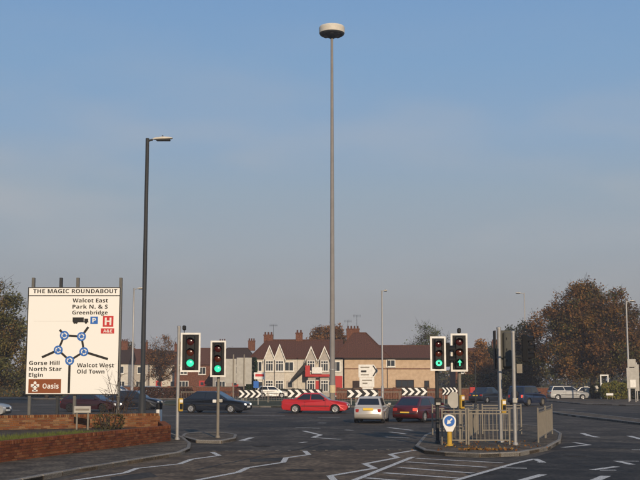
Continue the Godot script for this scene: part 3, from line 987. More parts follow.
func the_ground():
	var st := begin()
	sheet(st, [Vector2(-1800, 200), Vector2(1800, 200), Vector2(1800, -3000), Vector2(-1800, -3000)], -0.012)
	struct("ground", st, M.earth)
	st = begin()
	sheet(st, [Vector2(-70, 12), Vector2(70, 12), Vector2(95, -126), Vector2(-110, -126)], -0.006)
	struct("road", st, M.asphalt)
	# buff surfacing on the way up to the crossing, and dark relaid strips
	st = begin()
	sheet(st, [Vector2(-6.65, -20.77), Vector2(-5.77, -24.87), Vector2(-5.22, -29.21), Vector2(-3.44, -34.92), Vector2(3.1, -35.41), Vector2(3.13, -32.43), Vector2(4.13, -30.83), Vector2(5.18, -29.73), Vector2(4.45, -28.13), Vector2(2.88, -24.51), Vector2(0.81, -11.46), Vector2(-6.25, -11.46)], -0.002)
	struct("crossing_approach_surfacing", st, M.approach)
	st = begin()
	sheet(st, [Vector2(-4.64, -57.47), Vector2(1.62, -60.26), Vector2(1.56, -54.33), Vector2(-4.34, -51.51)], -0.002)
	sheet(st, [Vector2(7.9, -38.71), Vector2(10.02, -39.94), Vector2(12.77, -37.54), Vector2(12.04, -35.41), Vector2(9.13, -36.44), Vector2(7.4, -35.66)], -0.002)
	sheet(st, [Vector2(-1.97, -31.41), Vector2(-1.06, -32.05), Vector2(-0.94, -30.91), Vector2(-1.89, -30.2)], -0.001)
	sheet(st, [Vector2(-0.07, -37.54), Vector2(1.08, -37.77), Vector2(1.16, -35.92), Vector2(-0.06, -35.72)], -0.001)
	sheet(st, [Vector2(-4.8, -25.63), Vector2(-4.1, -27.01), Vector2(-3.72, -25.76), Vector2(-4.52, -24.39)], -0.001)
	sheet(st, [Vector2(-2.29, -85.08), Vector2(7.39, -82.25), Vector2(8.06, -74.8), Vector2(-2.2, -76.65)], -0.002)
	sheet(st, [Vector2(17.45, -82.25), Vector2(21.51, -74.8), Vector2(24.64, -68.59), Vector2(21.64, -60.26), Vector2(18.68, -65), Vector2(16.13, -74.8)], -0.002)
	sheet(st, [Vector2(5.45, -30.64), Vector2(6.21, -32.3), Vector2(7.34, -34.92), Vector2(9.79, -34.2), Vector2(13.01, -33.07), Vector2(5.85, -11.46), Vector2(0.9, -11.46), Vector2(3.02, -24.51), Vector2(4.54, -28.07)], -0.0022)
	struct("relaid_asphalt", st, M.repair)
	the_road_details()
	# pavements and islands
	kerbed("pavement_left", [Vector2(-7.76, -17.85), Vector2(-6.57, -23.05), Vector2(-5.75, -26.87), Vector2(-4.11, -32.85), Vector2(-4.06, -34.92), Vector2(-4.33, -37.54), Vector2(-5.03, -41.27), Vector2(-6.19, -45.4), Vector2(-8.87, -49.46), Vector2(-16.52, -48.5), Vector2(-30.71, -47.57), Vector2(-11.41, -17.85)], M.pavement, 0.11)
	kerbed("splitter_island_left", [Vector2(-5.27, -42.32), Vector2(-4.37, -39.31), Vector2(-3.42, -39.01), Vector2(-3.08, -40.93), Vector2(-3.23, -43.42), Vector2(-3.8, -45.16), Vector2(-5.05, -45.4), Vector2(-5.39, -44.19)], M.pavement, 0.11)
	kerbed("crossing_island", [Vector2(3.05, -35.92), Vector2(3.14, -33.74), Vector2(3.65, -32.64), Vector2(4.58, -32.01), Vector2(5.84, -32.64), Vector2(7.17, -35.16), Vector2(8.48, -39.31), Vector2(9.58, -44.19), Vector2(10.41, -50.47), Vector2(9.54, -53.17), Vector2(7.08, -52.6), Vector2(5.22, -48.5), Vector2(3.98, -42.68)], M.pavement, 0.12)
	kerbed("roundabout_island", [Vector2(-14.19, -98.65), Vector2(-10, -92.73), Vector2(-4.86, -90.03), Vector2(1.61, -89.38), Vector2(7.45, -92.04), Vector2(11.53, -98.65), Vector2(14.78, -109.58), Vector2(15.52, -123.24), Vector2(9.59, -133.21), Vector2(-2.46, -136.9), Vector2(-14.01, -129.71), Vector2(-15.63, -112.06)], M.lawn, 0.12)
	kerbed("splitter_island_right", [Vector2(15.4, -73.91), Vector2(15.21, -70.54), Vector2(15.34, -65.68), Vector2(15.77, -54.93), Vector2(16.43, -45.82), Vector2(17.92, -49.96), Vector2(17.31, -60.26), Vector2(17.11, -70.54), Vector2(16.67, -75.72)], M.pavement, 0.12)
	kerbed("pavement_right", [Vector2(18.3, -119.66), Vector2(23.43, -115.74), Vector2(23.63, -101.07), Vector2(26.98, -93.79), Vector2(34.24, -86.57), Vector2(57.4, -144.94), Vector2(40.32, -149.32), Vector2(22.44, -146.66)], M.pavement, 0.12)
	kerbed("pavement_far", [Vector2(-60, -126), Vector2(19, -126), Vector2(19, -139.5), Vector2(-60, -139.5)], M.pavement, 0.12)
	st = begin()
	sheet(st, [Vector2(-46.82, -136.9), Vector2(-35.48, -140.81), Vector2(-23.56, -153.98), Vector2(-34.27, -223.84), Vector2(-76.61, -223.84)], 0.0)
	struct("grass_verge", st, M.lawn)

func the_road_details():
	# manhole covers and bitumen-sealed joints
	for c in [Vector2(-1.95, -37.54), Vector2(-0.49, -27.6), Vector2(7.44, -32.64), Vector2(0.9, -45.82), Vector2(3.77, -26.44)]:
		var st := begin()
		lathe(st, [[0.34, -0.002], [0.34, 0.003], [0.27, 0.003], [0.27, 0.0005], [0.0, 0.0005]], 20, Transform3D(Basis.IDENTITY, Vector3(c.x, 0, c.y)))
		struct("manhole_cover", st, M.iron)
	var sl := begin()
	rng.seed = 5
	for l in [[Vector2(-3.52, -34.25), Vector2(-0.62, -34.72), Vector2(2.99, -34.82)], [Vector2(-3.06, -27.6), Vector2(-1.69, -32.64), Vector2(-0.64, -35.92), Vector2(0.36, -40.59)], [Vector2(9.14, -43.42), Vector2(11.54, -40.27), Vector2(13.17, -38.71)], [Vector2(-3.48, -48.5), Vector2(0.9, -50.06), Vector2(3.99, -49.46)], [Vector2(6.49, -30.27), Vector2(7.55, -26.44)]]:
		var pts: Array = []
		for i in l.size() - 1:
			for k in 12:
				pts.append((l[i] as Vector2).lerp(l[i + 1], k / 12.0) + Vector2(rng.randfn(), rng.randfn()) * 0.02)
		stripe(sl, pts, 0.07, 0.0012)
	struct("sealed_joints", sl, M.bitumen)

func the_markings():
	var y := 0.004
	var lists := [
		[[Vector2(-5.89, -23.59), Vector2(-4.65, -26.72), Vector2(-4.59, -28.07), Vector2(-3.7, -29.56), Vector2(-3.58, -31.29), Vector2(-2.96, -32.77), Vector2(-3.31, -34.29)], 0.11],
		[[Vector2(-3.4, -22.43), Vector2(-2.69, -24.87), Vector2(-1.97, -26.87), Vector2(-1.83, -28.23), Vector2(-0.99, -30.09), Vector2(-0.97, -31.81), Vector2(-0.33, -33.16), Vector2(-0.48, -34.92)], 0.11],
		[[Vector2(-0.42, -23.7), Vector2(0.31, -24.75), Vector2(0.23, -25.9), Vector2(1.37, -28.1), Vector2(1.18, -29.56), Vector2(2.21, -31.89), Vector2(2.09, -33.33), Vector2(3.03, -35.31)], 0.12],
		[[Vector2(0.42, -23.48), Vector2(2.68, -32.22)], 0.11],
		[[Vector2(1.53, -26.72), Vector2(3.12, -25.32)], 0.14], [[Vector2(2, -28.35), Vector2(3.64, -26.67)], 0.14], [[Vector2(2.35, -30.27), Vector2(4.24, -28.42)], 0.13], [[Vector2(2.72, -31.65), Vector2(4.89, -29.91)], 0.12],
		[[Vector2(1.04, -25.37), Vector2(2.56, -23.93)], 0.14],
		[[Vector2(2.88, -24.51), Vector2(4.47, -28.13), Vector2(5.13, -29.63), Vector2(6.04, -31.45)], 0.11],
		[[Vector2(4.56, -28.23), Vector2(5.19, -28.1)], 0.12], [[Vector2(6.04, -31.45), Vector2(5.99, -30.05)], 0.13],
		[[Vector2(4.39, -24.63), Vector2(5.23, -26.28)], 0.15],
		[[Vector2(10.92, -46.42), Vector2(10.69, -44.19), Vector2(10.74, -43.12)], 0.16], [[Vector2(9.01, -39.63), Vector2(9.18, -38.11), Vector2(7.97, -36.66)], 0.13],
		[[Vector2(6.71, -27.6), Vector2(7.59, -28.64)], 0.14], [[Vector2(6.87, -27.48), Vector2(7.27, -27.51)], 0.1], [[Vector2(8.12, -30.64), Vector2(8.18, -29.31)], 0.14], [[Vector2(8.13, -30.53), Vector2(8.69, -30.49)], 0.1],
		[[Vector2(6.07, -24.75), Vector2(6.61, -25.9)], 0.17], [[Vector2(12.24, -44.19), Vector2(12.02, -41.68)], 0.16], [[Vector2(9.88, -35.41), Vector2(10.33, -35.41)], 0.13], [[Vector2(5.93, -30.16), Vector2(5.97, -29.98)], 0.15],
		[[Vector2(-1.12, -51.94), Vector2(0, -51.09)], 0.14], [[Vector2(-0.71, -48.5), Vector2(0.02, -44.99), Vector2(-0.27, -42.97), Vector2(0.78, -41.61)], 0.14],
		[[Vector2(3.17, -51.94), Vector2(4.05, -49.07)], 0.14], [[Vector2(2.51, -43.42), Vector2(3.39, -42.53)], 0.13], [[Vector2(2.99, -47.57), Vector2(3.53, -45.82)], 0.13],
		[[Vector2(-2.62, -42.97), Vector2(-2.88, -40.73)], 0.16], [[Vector2(-2.85, -40.86), Vector2(-2.54, -40.46)], 0.12],
		[[Vector2(-0.7, -39.31), Vector2(-0.5, -39.94)], 0.12],
		[[Vector2(-9.89, -70.14), Vector2(-2.18, -69.36)], 0.16], [[Vector2(-0.12, -66.03), Vector2(1.18, -65.68)], 0.2], [[Vector2(18.35, -85.08), Vector2(19.24, -83.93)], 0.3],
		[[Vector2(-0.1, -57.47), Vector2(0.31, -57.21)], 0.2], [[Vector2(1.11, -49.46), Vector2(1.45, -49.07)], 0.15],
		[[Vector2(-25.73, -98.65), Vector2(-23.06, -98.65)], 0.3], [[Vector2(-25.13, -82.25), Vector2(-21.89, -81.17)], 0.2],
	]
	for l in lists:
		var st := begin()
		stripe(st, l[0], l[1] * 1.4, y)
		var o := struct("road_marking", st, M.line)
	# crossing studs: two rows of small square plates
	var pts: Array = [Vector2(-3.3, -34.82), Vector2(-0.63, -35.11), Vector2(2.93, -35.61)]
	var sm := BoxMesh.new()
	sm.size = Vector3(0.1, 0.012, 0.1)
	var st2 := begin()
	for off in [0.0]:
		for k in 17:
			var q: Vector2 = (pts[0] as Vector2).lerp(pts[2], k / 16.0)
			cbx(st2, Vector3(q.x, 0.002, q.y - off), Vector3(0.1, 0.014, 0.1), 0.004)
	struct("crossing_studs", st2, M.stud)

func the_houses():
	# white rendered houses with gabled bays
	var z := -140.0
	var t := thing("semi_detached_house", "white rendered house with twin gabled bays and a hipped left roof end", "house", Vector3(0, 0.0, z), 0.0, "houses facing the roundabout")
	var x0: float = -8.57; var x1: float = -2.9
	box_part("wall", Vector3((x0 + x1) * 0.5, 2.5, -4.0), Vector3(x1 - x0, 5.0, 8.0), M.render_white, t)
	roof(t, x0, x1, 0.0, -8.0, 5.0, 7.35, 2.0, 0.0, M.tile)
	bay(t, -6.36, 0.75, 1.15, 4.9, 6.6, M.render_white)
	bay(t, -5.08, 0.8, 1.2, 4.9, 6.75, M.render_white)
	chimney(t, Vector3(-6.74, 7.3, -4.2), Vector3(1.2, 1.3, 0.7))
	aerial(t, Vector3(-6.09, 7.2, -4.2), 2.2)
	window(t, Vector3(-3.91, 3.9, 0), 1.2, 1.2, M.joinery, 2, 1)
	window(t, Vector3(-7.81, 3.9, 0), 1.0, 1.3, M.joinery, 2, 1)
	window(t, Vector3(-7.81, 1.4, 0), 1.2, 1.3, M.joinery, 2, 1)
	var d := box_part("door", Vector3(-3.78, 1.05, 0.03), Vector3(0.95, 2.1, 0.06), M.render_grey, t)
	box_part("door_pane", Vector3(-3.78, 1.6, 0.065), Vector3(0.5, 0.6, 0.01), M.house_glass, d)
	# porch with a dark slope
	prism_part("porch_roof", [Vector2(-3.63, 2.3), Vector2(-1.88, 4.4), Vector2(-1.75, 4.4), Vector2(-1.75, 3.6), Vector2(-3.44, 2.2)], 0.0, 1.5, M.tile_grey, t)
	t = thing("semi_detached_house", "grey house with two gabled bays and red shop front at ground level", "house", Vector3(0, 0, z), 0.0, "houses facing the roundabout")
	x0 = -2.87; x1 = 2.9
	box_part("wall", Vector3((x0 + x1) * 0.5, 2.5, -4.0), Vector3(x1 - x0, 5.0, 8.0), M.render_white, t)
	roof(t, x0, x1, 0.0, -8.0, 5.0, 7.34, 0.0, 0.0, M.tile)
	bay(t, -1.13, 0.75, 1.15, 4.9, 6.5, M.render_grey)
	bay(t, 0.57, 0.75, 1.15, 4.9, 6.5, M.render_grey)
	box_part("shop_fascia", Vector3(-0.25, 2.75, 1.0), Vector3(3.6, 0.3, 0.16), M.shop_red, t, 0.02)
	box_part("projecting_sign", Vector3(-1.55, 3.3, 1.9), Vector3(0.6, 1.4, 0.1), M.shop_red, t, 0.02)
	box_part("sign_panel", Vector3(-0.37, 3.4, 1.12), Vector3(1.3, 0.8, 0.06), M.white, t, 0.01)
	box_part("red_panel", Vector3(2.27, 1.5, 0.05), Vector3(1.1, 2.4, 0.08), M.shop_red, t)
	window(t, Vector3(2.02, 3.9, 0), 1.1, 1.3, M.joinery, 2, 1)
	window(t, Vector3(1.39, 1.35, 0), 0.7, 1.5, M.joinery, 1, 1)
	box_part("door", Vector3(-0.32, 1.05, 0.03), Vector3(0.9, 2.1, 0.06), M.shop_red, t)
	chimney(t, Vector3(-2.72, 7.7, -4.0), Vector3(0.9, 1.0, 0.6), 2)
	# long cream building with a hipped main roof and a lower wing
	t = thing("corner_building", "long cream rendered building under a red brown hipped roof", "building", Vector3(0, 0, z), 0.0)
	x0 = 3.09; x1 = 8.44
	var x2: float = 14.62
	box_part("wall", Vector3((x0 + x1) * 0.5, 2.5, -4.5), Vector3(x1 - x0, 5.0, 9.0), M.render_cream, t)
	box_part("wing_wall", Vector3((x1 + x2) * 0.5, 2.48, -3.5), Vector3(x2 - x1, 4.96, 6.9), M.render_cream, t)
	var rr = roof(t, x0 - 1.2, x1 + 0.2, 0.0, -9.0, 5.0, 8.3, 2.9, 2.9, M.tile)
	roof(t, x1 - 2.0, x2, -0.05, -6.9, 4.98, 6.6, 0.0, 0.0, M.tile, 0.25)
	chimney(t, Vector3(4.34, 8.1, -5.5), Vector3(1.7, 1.4, 0.8), 4)
	aerial(t, Vector3(3.68, 8.7, -5.5), 1.3)
	aerial(t, Vector3(4.86, 8.7, -5.4), 2.0)
	box_part("string_course", Vector3((x0 + x2) * 0.5, 3.62, 0.03), Vector3(x2 - x0, 0.09, 0.06), M.brickwork, t)
	window(t, Vector3(8.95, 4.3, 0), 1.15, 0.9, M.joinery, 2, 1)
	window(t, Vector3(10.71, 1.75, 0), 2.3, 0.95, M.tile_dark, 3, 1)
	window(t, Vector3(13.48, 1.75, 0), 0.6, 0.75, M.tile_dark, 1, 1)
	box_part("door", Vector3(4.66, 1.05, 0.03), Vector3(1.1, 2.1, 0.06), M.tile_dark, t)
	box_part("downpipe", Vector3(8.51, 2.4, 0.06), Vector3(0.08, 4.7, 0.08), M.tile_dark, t)
	box_part("gutter", Vector3((x0 + x2) * 0.5, 4.93, 0.36), Vector3(x2 - x0, 0.1, 0.1), M.tile_dark, t)
	# far row on the left
	var far := [
		[106, 176.0, 7.5, "white far house seen just right of the big sign", M.render_white, M.tile_dark, 0.0, 4.9, 7.2],
		[128, 182.0, 7.0, "pale far house between big sign and dark lamp column", M.render_grey, M.tile, 0.0, 4.9, 7.3],
		[160, 184.0, 8.0, "white far house half hidden by the bare brown tree", M.render_white, M.tile_dark, 0.0, 4.9, 7.1],
		[203, 180.0, 9.0, "brick far house behind the two left traffic signals", M.brickwork, M.tile, 2.0, 4.8, 7.4],
		[236, 172.0, 7.0, "far house with dark roof behind the blank sign backs", M.render_grey, M.tile_dark, 2.2, 4.8, 7.2],
	]
	for f in far:
		var D: float = f[1]
		simple_house(f[3], Vector3((f[0] - 320.0) / 1100.0 * D, 0, -D), 0.0, f[2], 8.0, f[7], f[8], f[4], f[5], 3, "far houses on the left", f[6])
	simple_house("red roofed far house among dark trees beyond the crossing island", Vector3(27.5, 0, -188), 0.0, 9.0, 8.0, 5.0, 7.6, M.brickwork, M.tile, 3, "")
	# low brick walls
	for w in [[338, 478, 122.0, "long low orange brick wall behind the chevron boards"], [522, 562, 130.0, "low orange brick wall behind the blue off roader"], [120, 246, 150.0, "low dark brick wall in front of the far houses"]]:
		var D: float = w[2]
		var xa: float = (w[0] - 320.0) / 1100.0 * D; var xb: float = (w[1] - 320.0) / 1100.0 * D
		var wt := thing("garden_wall", w[3], "wall", Vector3(0, 0, -D), 0.0, "low brick garden walls")
		box_part("wall", Vector3((xa + xb) * 0.5, 0.62, 0), Vector3(xb - xa, 1.25, 0.25), M.brickwork, wt)
		box_part("coping", Vector3((xa + xb) * 0.5, 1.29, 0), Vector3(xb - xa + 0.05, 0.08, 0.34), M.mortar, wt, 0.015)
		var n := int((xb - xa) / 3.0)
		for k in n + 1:
			box_part("pier", Vector3(lerp(xa, xb, float(k) / n), 0.7, 0.03), Vector3(0.4, 1.4, 0.38), M.brickwork, wt, 0.01)

func the_trees():
	var rust := [Color(0.17, 0.075, 0.026), Color(0.13, 0.065, 0.028), Color(0.2, 0.095, 0.028), Color(0.1, 0.06, 0.028)]
	var autumn := [Color(0.13, 0.062, 0.022), Color(0.1, 0.072, 0.026), Color(0.15, 0.08, 0.024), Color(0.075, 0.08, 0.026), Color(0.085, 0.052, 0.032)]
	var olive := [Color(0.085, 0.085, 0.03), Color(0.12, 0.095, 0.03), Color(0.07, 0.072, 0.028), Color(0.15, 0.085, 0.028)]
	var green := [Color(0.06, 0.08, 0.028), Color(0.08, 0.095, 0.034), Color(0.1, 0.1, 0.04)]
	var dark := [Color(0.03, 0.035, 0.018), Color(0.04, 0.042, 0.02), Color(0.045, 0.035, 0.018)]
	tree("broadleaf_tree", "large spreading autumn tree with bronze leaves beside the right hand road", "tree", Vector3(32.4, 0, -132), {"seed": 11, "hgt": 13.9, "base": 2.0, "rx": 8.3, "rz": 5.6, "clumps": 380, "leaves": 190, "leaf": 0.125, "cr": 1.15, "pal": autumn, "twigs": 13, "top": 0.55, "shape": 1.9}, "trees around the junction")
	tree("broadleaf_tree", "bronze leaved tree cut off by the right edge of the view", "tree", Vector3(41.5, 0, -136), {"seed": 12, "hgt": 10.0, "base": 1.0, "rx": 4.2, "clumps": 120, "leaves": 200, "leaf": 0.13, "cr": 1.2, "pal": rust, "twigs": 8, "top": 0.7}, "trees around the junction")
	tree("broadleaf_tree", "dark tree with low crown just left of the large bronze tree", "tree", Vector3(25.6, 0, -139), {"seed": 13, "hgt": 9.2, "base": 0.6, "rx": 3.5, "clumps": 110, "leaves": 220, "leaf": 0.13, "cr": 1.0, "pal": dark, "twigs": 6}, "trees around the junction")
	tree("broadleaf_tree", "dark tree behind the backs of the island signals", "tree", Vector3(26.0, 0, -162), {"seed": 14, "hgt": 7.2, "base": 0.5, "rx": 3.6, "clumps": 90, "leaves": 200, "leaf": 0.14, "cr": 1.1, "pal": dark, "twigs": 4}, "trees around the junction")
	tree("broadleaf_tree", "square topped rust brown tree behind the dark blue saloon car", "tree", Vector3(22.6, 0, -156), {"seed": 15, "hgt": 7.4, "base": 0.6, "rx": 1.7, "clumps": 60, "leaves": 240, "leaf": 0.12, "cr": 0.75, "pal": rust, "twigs": 3, "top": 1.1}, "trees around the junction")
	tree("broadleaf_tree", "sparse green tree standing behind the cream building's lower wing", "tree", Vector3(16.2, 0, -166), {"seed": 16, "hgt": 10.9, "base": 3.0, "rx": 4.2, "clumps": 85, "leaves": 70, "leaf": 0.11, "cr": 1.1, "pal": green, "twigs": 12, "top": 0.8}, "trees around the junction")
	tree("broadleaf_tree", "rounded rust coloured tree rising behind the house roofs", "tree", Vector3(1.4, 0, -170), {"seed": 17, "hgt": 10.8, "base": 3.0, "rx": 3.9, "clumps": 100, "leaves": 190, "leaf": 0.13, "cr": 1.0, "pal": rust, "twigs": 6, "top": 0.75}, "trees around the junction")
	tree("broadleaf_tree", "half bare brown tree between dark lamp column and left signal", "tree", Vector3(-22.6, 0, -156), {"seed": 18, "hgt": 8.7, "base": 1.6, "rx": 2.5, "clumps": 90, "leaves": 60, "leaf": 0.1, "cr": 0.85, "pal": rust, "twigs": 14, "top": 0.8}, "trees around the junction")
	tree("broadleaf_tree", "bushy olive tree cut off by the left edge behind big sign", "tree", Vector3(-30.6, 0, -104), {"seed": 19, "hgt": 11.4, "base": 0.8, "rx": 3.6, "clumps": 120, "leaves": 210, "leaf": 0.11, "cr": 1.0, "pal": olive, "twigs": 11, "top": 0.75}, "trees around the junction")
	tree("broadleaf_tree", "olive brown tree behind the big sign's upper left corner", "tree", Vector3(-31.5, 0, -128), {"seed": 20, "hgt": 8.5, "base": 0.8, "rx": 3.2, "clumps": 90, "leaves": 190, "leaf": 0.12, "cr": 1.0, "pal": olive, "twigs": 5}, "trees around the junction")
	tree("broadleaf_tree", "small dark brown tree just right of the big sign", "tree", Vector3(-34.5, 0, -198), {"seed": 24, "hgt": 8.6, "base": 1.0, "rx": 3.4, "clumps": 80, "leaves": 150, "leaf": 0.15, "cr": 1.0, "pal": dark + rust, "twigs": 6}, "trees around the junction")
	tree("broadleaf_tree", "dark tree behind the roofs above the second traffic signal", "tree", Vector3(-19.0, 0, -205), {"seed": 25, "hgt": 8.4, "base": 1.0, "rx": 4.4, "clumps": 90, "leaves": 150, "leaf": 0.15, "cr": 1.1, "pal": dark, "twigs": 5}, "trees around the junction")
	bush("conifer_hedge", "tall dark green conifer beside the white house", "hedge", Vector3(-8.38, 0, -136), Vector3(1.3, 4.9, 1.6), 3200, 0.13, [Color(0.02, 0.04, 0.016), Color(0.03, 0.05, 0.02)], 31, 0.7)
	bush("shrub", "yellow green shrub at the foot of the large bronze tree", "shrub", Vector3(32.38, 0, -122), Vector3(3.2, 2.0, 2.0), 3800, 0.12, [Color(0.14, 0.13, 0.025), Color(0.1, 0.11, 0.025), Color(0.17, 0.14, 0.03)], 32)
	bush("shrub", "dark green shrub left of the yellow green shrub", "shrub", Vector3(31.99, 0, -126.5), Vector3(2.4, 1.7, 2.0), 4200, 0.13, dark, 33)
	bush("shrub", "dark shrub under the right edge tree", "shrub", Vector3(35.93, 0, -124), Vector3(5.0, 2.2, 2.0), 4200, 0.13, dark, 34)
	bush("hedge", "clipped brown hedge behind the navy car", "hedge", Vector3(-17.85, 0, -128), Vector3(6.5, 1.3, 1.2), 4200, 0.12, [Color(0.085, 0.04, 0.024), Color(0.06, 0.035, 0.022)], 35, 0.85)
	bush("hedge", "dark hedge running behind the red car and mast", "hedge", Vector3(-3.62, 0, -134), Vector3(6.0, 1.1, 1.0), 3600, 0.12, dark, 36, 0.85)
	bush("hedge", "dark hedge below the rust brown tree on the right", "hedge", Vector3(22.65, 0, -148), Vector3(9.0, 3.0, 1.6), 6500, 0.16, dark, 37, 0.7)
	bush("hedge", "low dark hedge behind the grass at the left edge", "hedge", Vector3(-39.06, 0, -140), Vector3(14.0, 2.2, 1.6), 6500, 0.15, olive, 38, 0.7)
	# far woodland reading as one mass
	rng.seed = 77
	var pos := PackedVector3Array(); var sz := PackedFloat32Array(); var col := PackedColorArray()
	var fn := FastNoiseLite.new(); fn.seed = 5; fn.frequency = 0.03
	for i in 42000:
		var x := rng.randf_range(-190, 190)
		var top := 5.0 + 3.2 * fn.get_noise_1d(x) + 1.5 * fn.get_noise_1d(x * 5.0)
		pos.append(Vector3(x, pow(rng.randf(), 0.8) * top, -262.0 - rng.randf() * 14.0))
		sz.append(rng.randf_range(0.25, 0.6))
		var c: Color = (dark + olive)[rng.randi() % 7]
		var b := rng.randf_range(0.6, 1.2)
		col.append(Color(c.r * b, c.g * b, c.b * b))
	var far := put_mesh("woodland", leaf_mesh(pos, sz, col), M.leaf, self)
	tag(far, "low dark belt of far trees along the horizon", "woodland")
	far.set_meta("kind", "stuff")

func the_planter():
	var front := [Color(0.2, 0.065, 0.03), Color(0.23, 0.08, 0.036), Color(0.16, 0.055, 0.03), Color(0.26, 0.105, 0.05)]
	var rear := [Color(0.27, 0.105, 0.04), Color(0.3, 0.13, 0.055), Color(0.22, 0.08, 0.035), Color(0.33, 0.18, 0.085)]
	var t := thing("brick_planter", "raised brick planter with a dark front wall and orange rear wall", "planter", Vector3(0, 0.0, 0))
	var fa := Vector2(-10.6, -21.2); var fb := Vector2(-5.3, -38.75)
	brick_wall(t, "front_wall", fa, fb, 0.535, 0.23, front, M.mortar_dark, 3)
	var ra := Vector2(-14.6, -35.4); var rb := Vector2(-6.2, -43.1)
	rb = Vector2(-6.2, -42.9); ra = Vector2(-16.0, -38.0)
	brick_wall(t, "rear_wall", ra, rb, 0.835, 0.23, rear, M.mortar, 4)
	brick_wall(t, "end_wall", fb + Vector2(-0.03, -0.15), rb + Vector2(0.12, 0.13), 0.535, 0.23, front, M.mortar_dark, 6)
	brick_wall(t, "return_wall", Vector2(-16.0, -21.2), fa + Vector2(-0.16, 0), 0.535, 0.23, front, M.mortar_dark, 8)
	brick_wall(t, "side_wall", ra + Vector2(0, 0.2), Vector2(-16.0, -21.4), 0.535, 0.23, front, M.mortar_dark, 9)
	var st := begin()
	sheet(st, [fa + Vector2(-0.05, 0), fb + Vector2(-0.05, 0), rb, ra, Vector2(-16, -21.2)], 0.42)
	put("soil", st, M.soil, t)
	# grass in the left half of the bed
	rng.seed = 41
	var gp := begin()
	for i in 9000:
		var s := rng.randf()
		var q := fa.lerp(fb, lerp(0.25, 0.8, s)) + Vector2(-0.35 - rng.randf() * 3.2 * (1.0 - s * 0.6), -rng.randf() * 1.6)
		var hh := rng.randf_range(0.08, 0.24)
		var w := 0.012; var a := rng.randf() * TAU
		var dx := Vector3(cos(a), 0, sin(a)) * w
		var p := Vector3(q.x, 0.42, q.y)
		var k := rng.randf_range(0.7, 1.2)
		gp.set_color(Color(0.1 * k, 0.115 * k, 0.03 * k))
		tri(gp, p - dx, p + dx, p + Vector3(rng.randfn() * 0.05, hh, rng.randfn() * 0.05), Vector3(0, 0, 1))
	var g := put("grass", gp, M.leaf, self)
	tag(g, "rough grass growing in the brick planter bed", "grass")
	g.set_meta("kind", "stuff")
	# weeds and the bare shrub in front of the big sign
	bush("weed_clump", "clump of green weeds against the planter's rear wall", "weeds", Vector3(-7.7, 0.42, -40.6), Vector3(1.2, 0.6, 0.5), 650, 0.04, [Color(0.06, 0.055, 0.022), Color(0.08, 0.05, 0.03), Color(0.085, 0.08, 0.03)], 43)
	var sh := thing("bare_shrub", "bare twiggy shrub growing in front of big sign's lower right corner", "shrub", Vector3(-8.4, 0.02, -46.3))
	rng.seed = 44
	for k in 13:
		var tw := begin(true)
		var x := rng.randf_range(-0.35, 0.35)
		var top := Vector3(x * 3.2 + rng.randfn() * 0.25, rng.randf_range(1.3, 2.75), rng.randfn() * 0.3)
		var mid := Vector3(x * 1.6, top.y * 0.5, 0) + Vector3(rng.randfn(), 0, rng.randfn()) * 0.1
		tube(tw, [Vector3(x * 0.6, 0, 0), mid, top], [0.022, 0.015, 0.005], 5, false)
		for j in 11:
			var f := rng.randf_range(0.3, 1.0)
			var s := mid.lerp(top, f) if f > 0.5 else Vector3(x * 0.6, 0, 0).lerp(mid, 0.5 + f)
			var e := s + Vector3(rng.randfn() * 0.24, rng.randf_range(0.05, 0.4), rng.randfn() * 0.2)
			tube(tw, [s, s.lerp(e, 0.5) + Vector3(rng.randfn(), rng.randfn(), 0) * 0.03, e], [0.008, 0.006, 0.003], 3, false)
		put("branch", tw, M.twig, sh)
	put_mesh("dry_leaves", foliage(Vector3(1.7, 1.5, 0.6), 420, 0.035, [Color(0.09, 0.05, 0.03), Color(0.06, 0.05, 0.025)], 45, 0.1), M.leaf, sh)
	# street nameplate on two legs
	var np := thing("street_nameplate", "small blank looking street nameplate on two short grey legs", "sign", Vector3(-8.58, 0.42, -40.2), 0.0)
	box_part("plate", Vector3(0, 0.72, 0.02), Vector3(0.6, 0.24, 0.03), M.sign_grey, np, 0.008)
	box_part("plate_band", Vector3(0, 0.72, 0.037), Vector3(0.5, 0.07, 0.004), M.galv_old, np)
	for s in [-1.0, 1.0]:
		box_part("leg", Vector3(s * 0.2, 0.38, -0.03), Vector3(0.065, 0.92, 0.05), M.galv_old, np, 0.008)
	# waste bollard behind the planter
	var bo := thing("marker_bollard", "short bollard with black top and white foot behind brick planter", "bollard", Vector3(-6.8, 0.0, -47))
	lathe_part("foot", [[0.13, 0.0], [0.13, 0.95], [0.11, 0.97]], M.white, bo, 16)
	lathe_part("top", [[0.135, 0.97], [0.135, 1.2], [0.11, 1.25], [0.0, 1.26]], M.black, bo, 16)

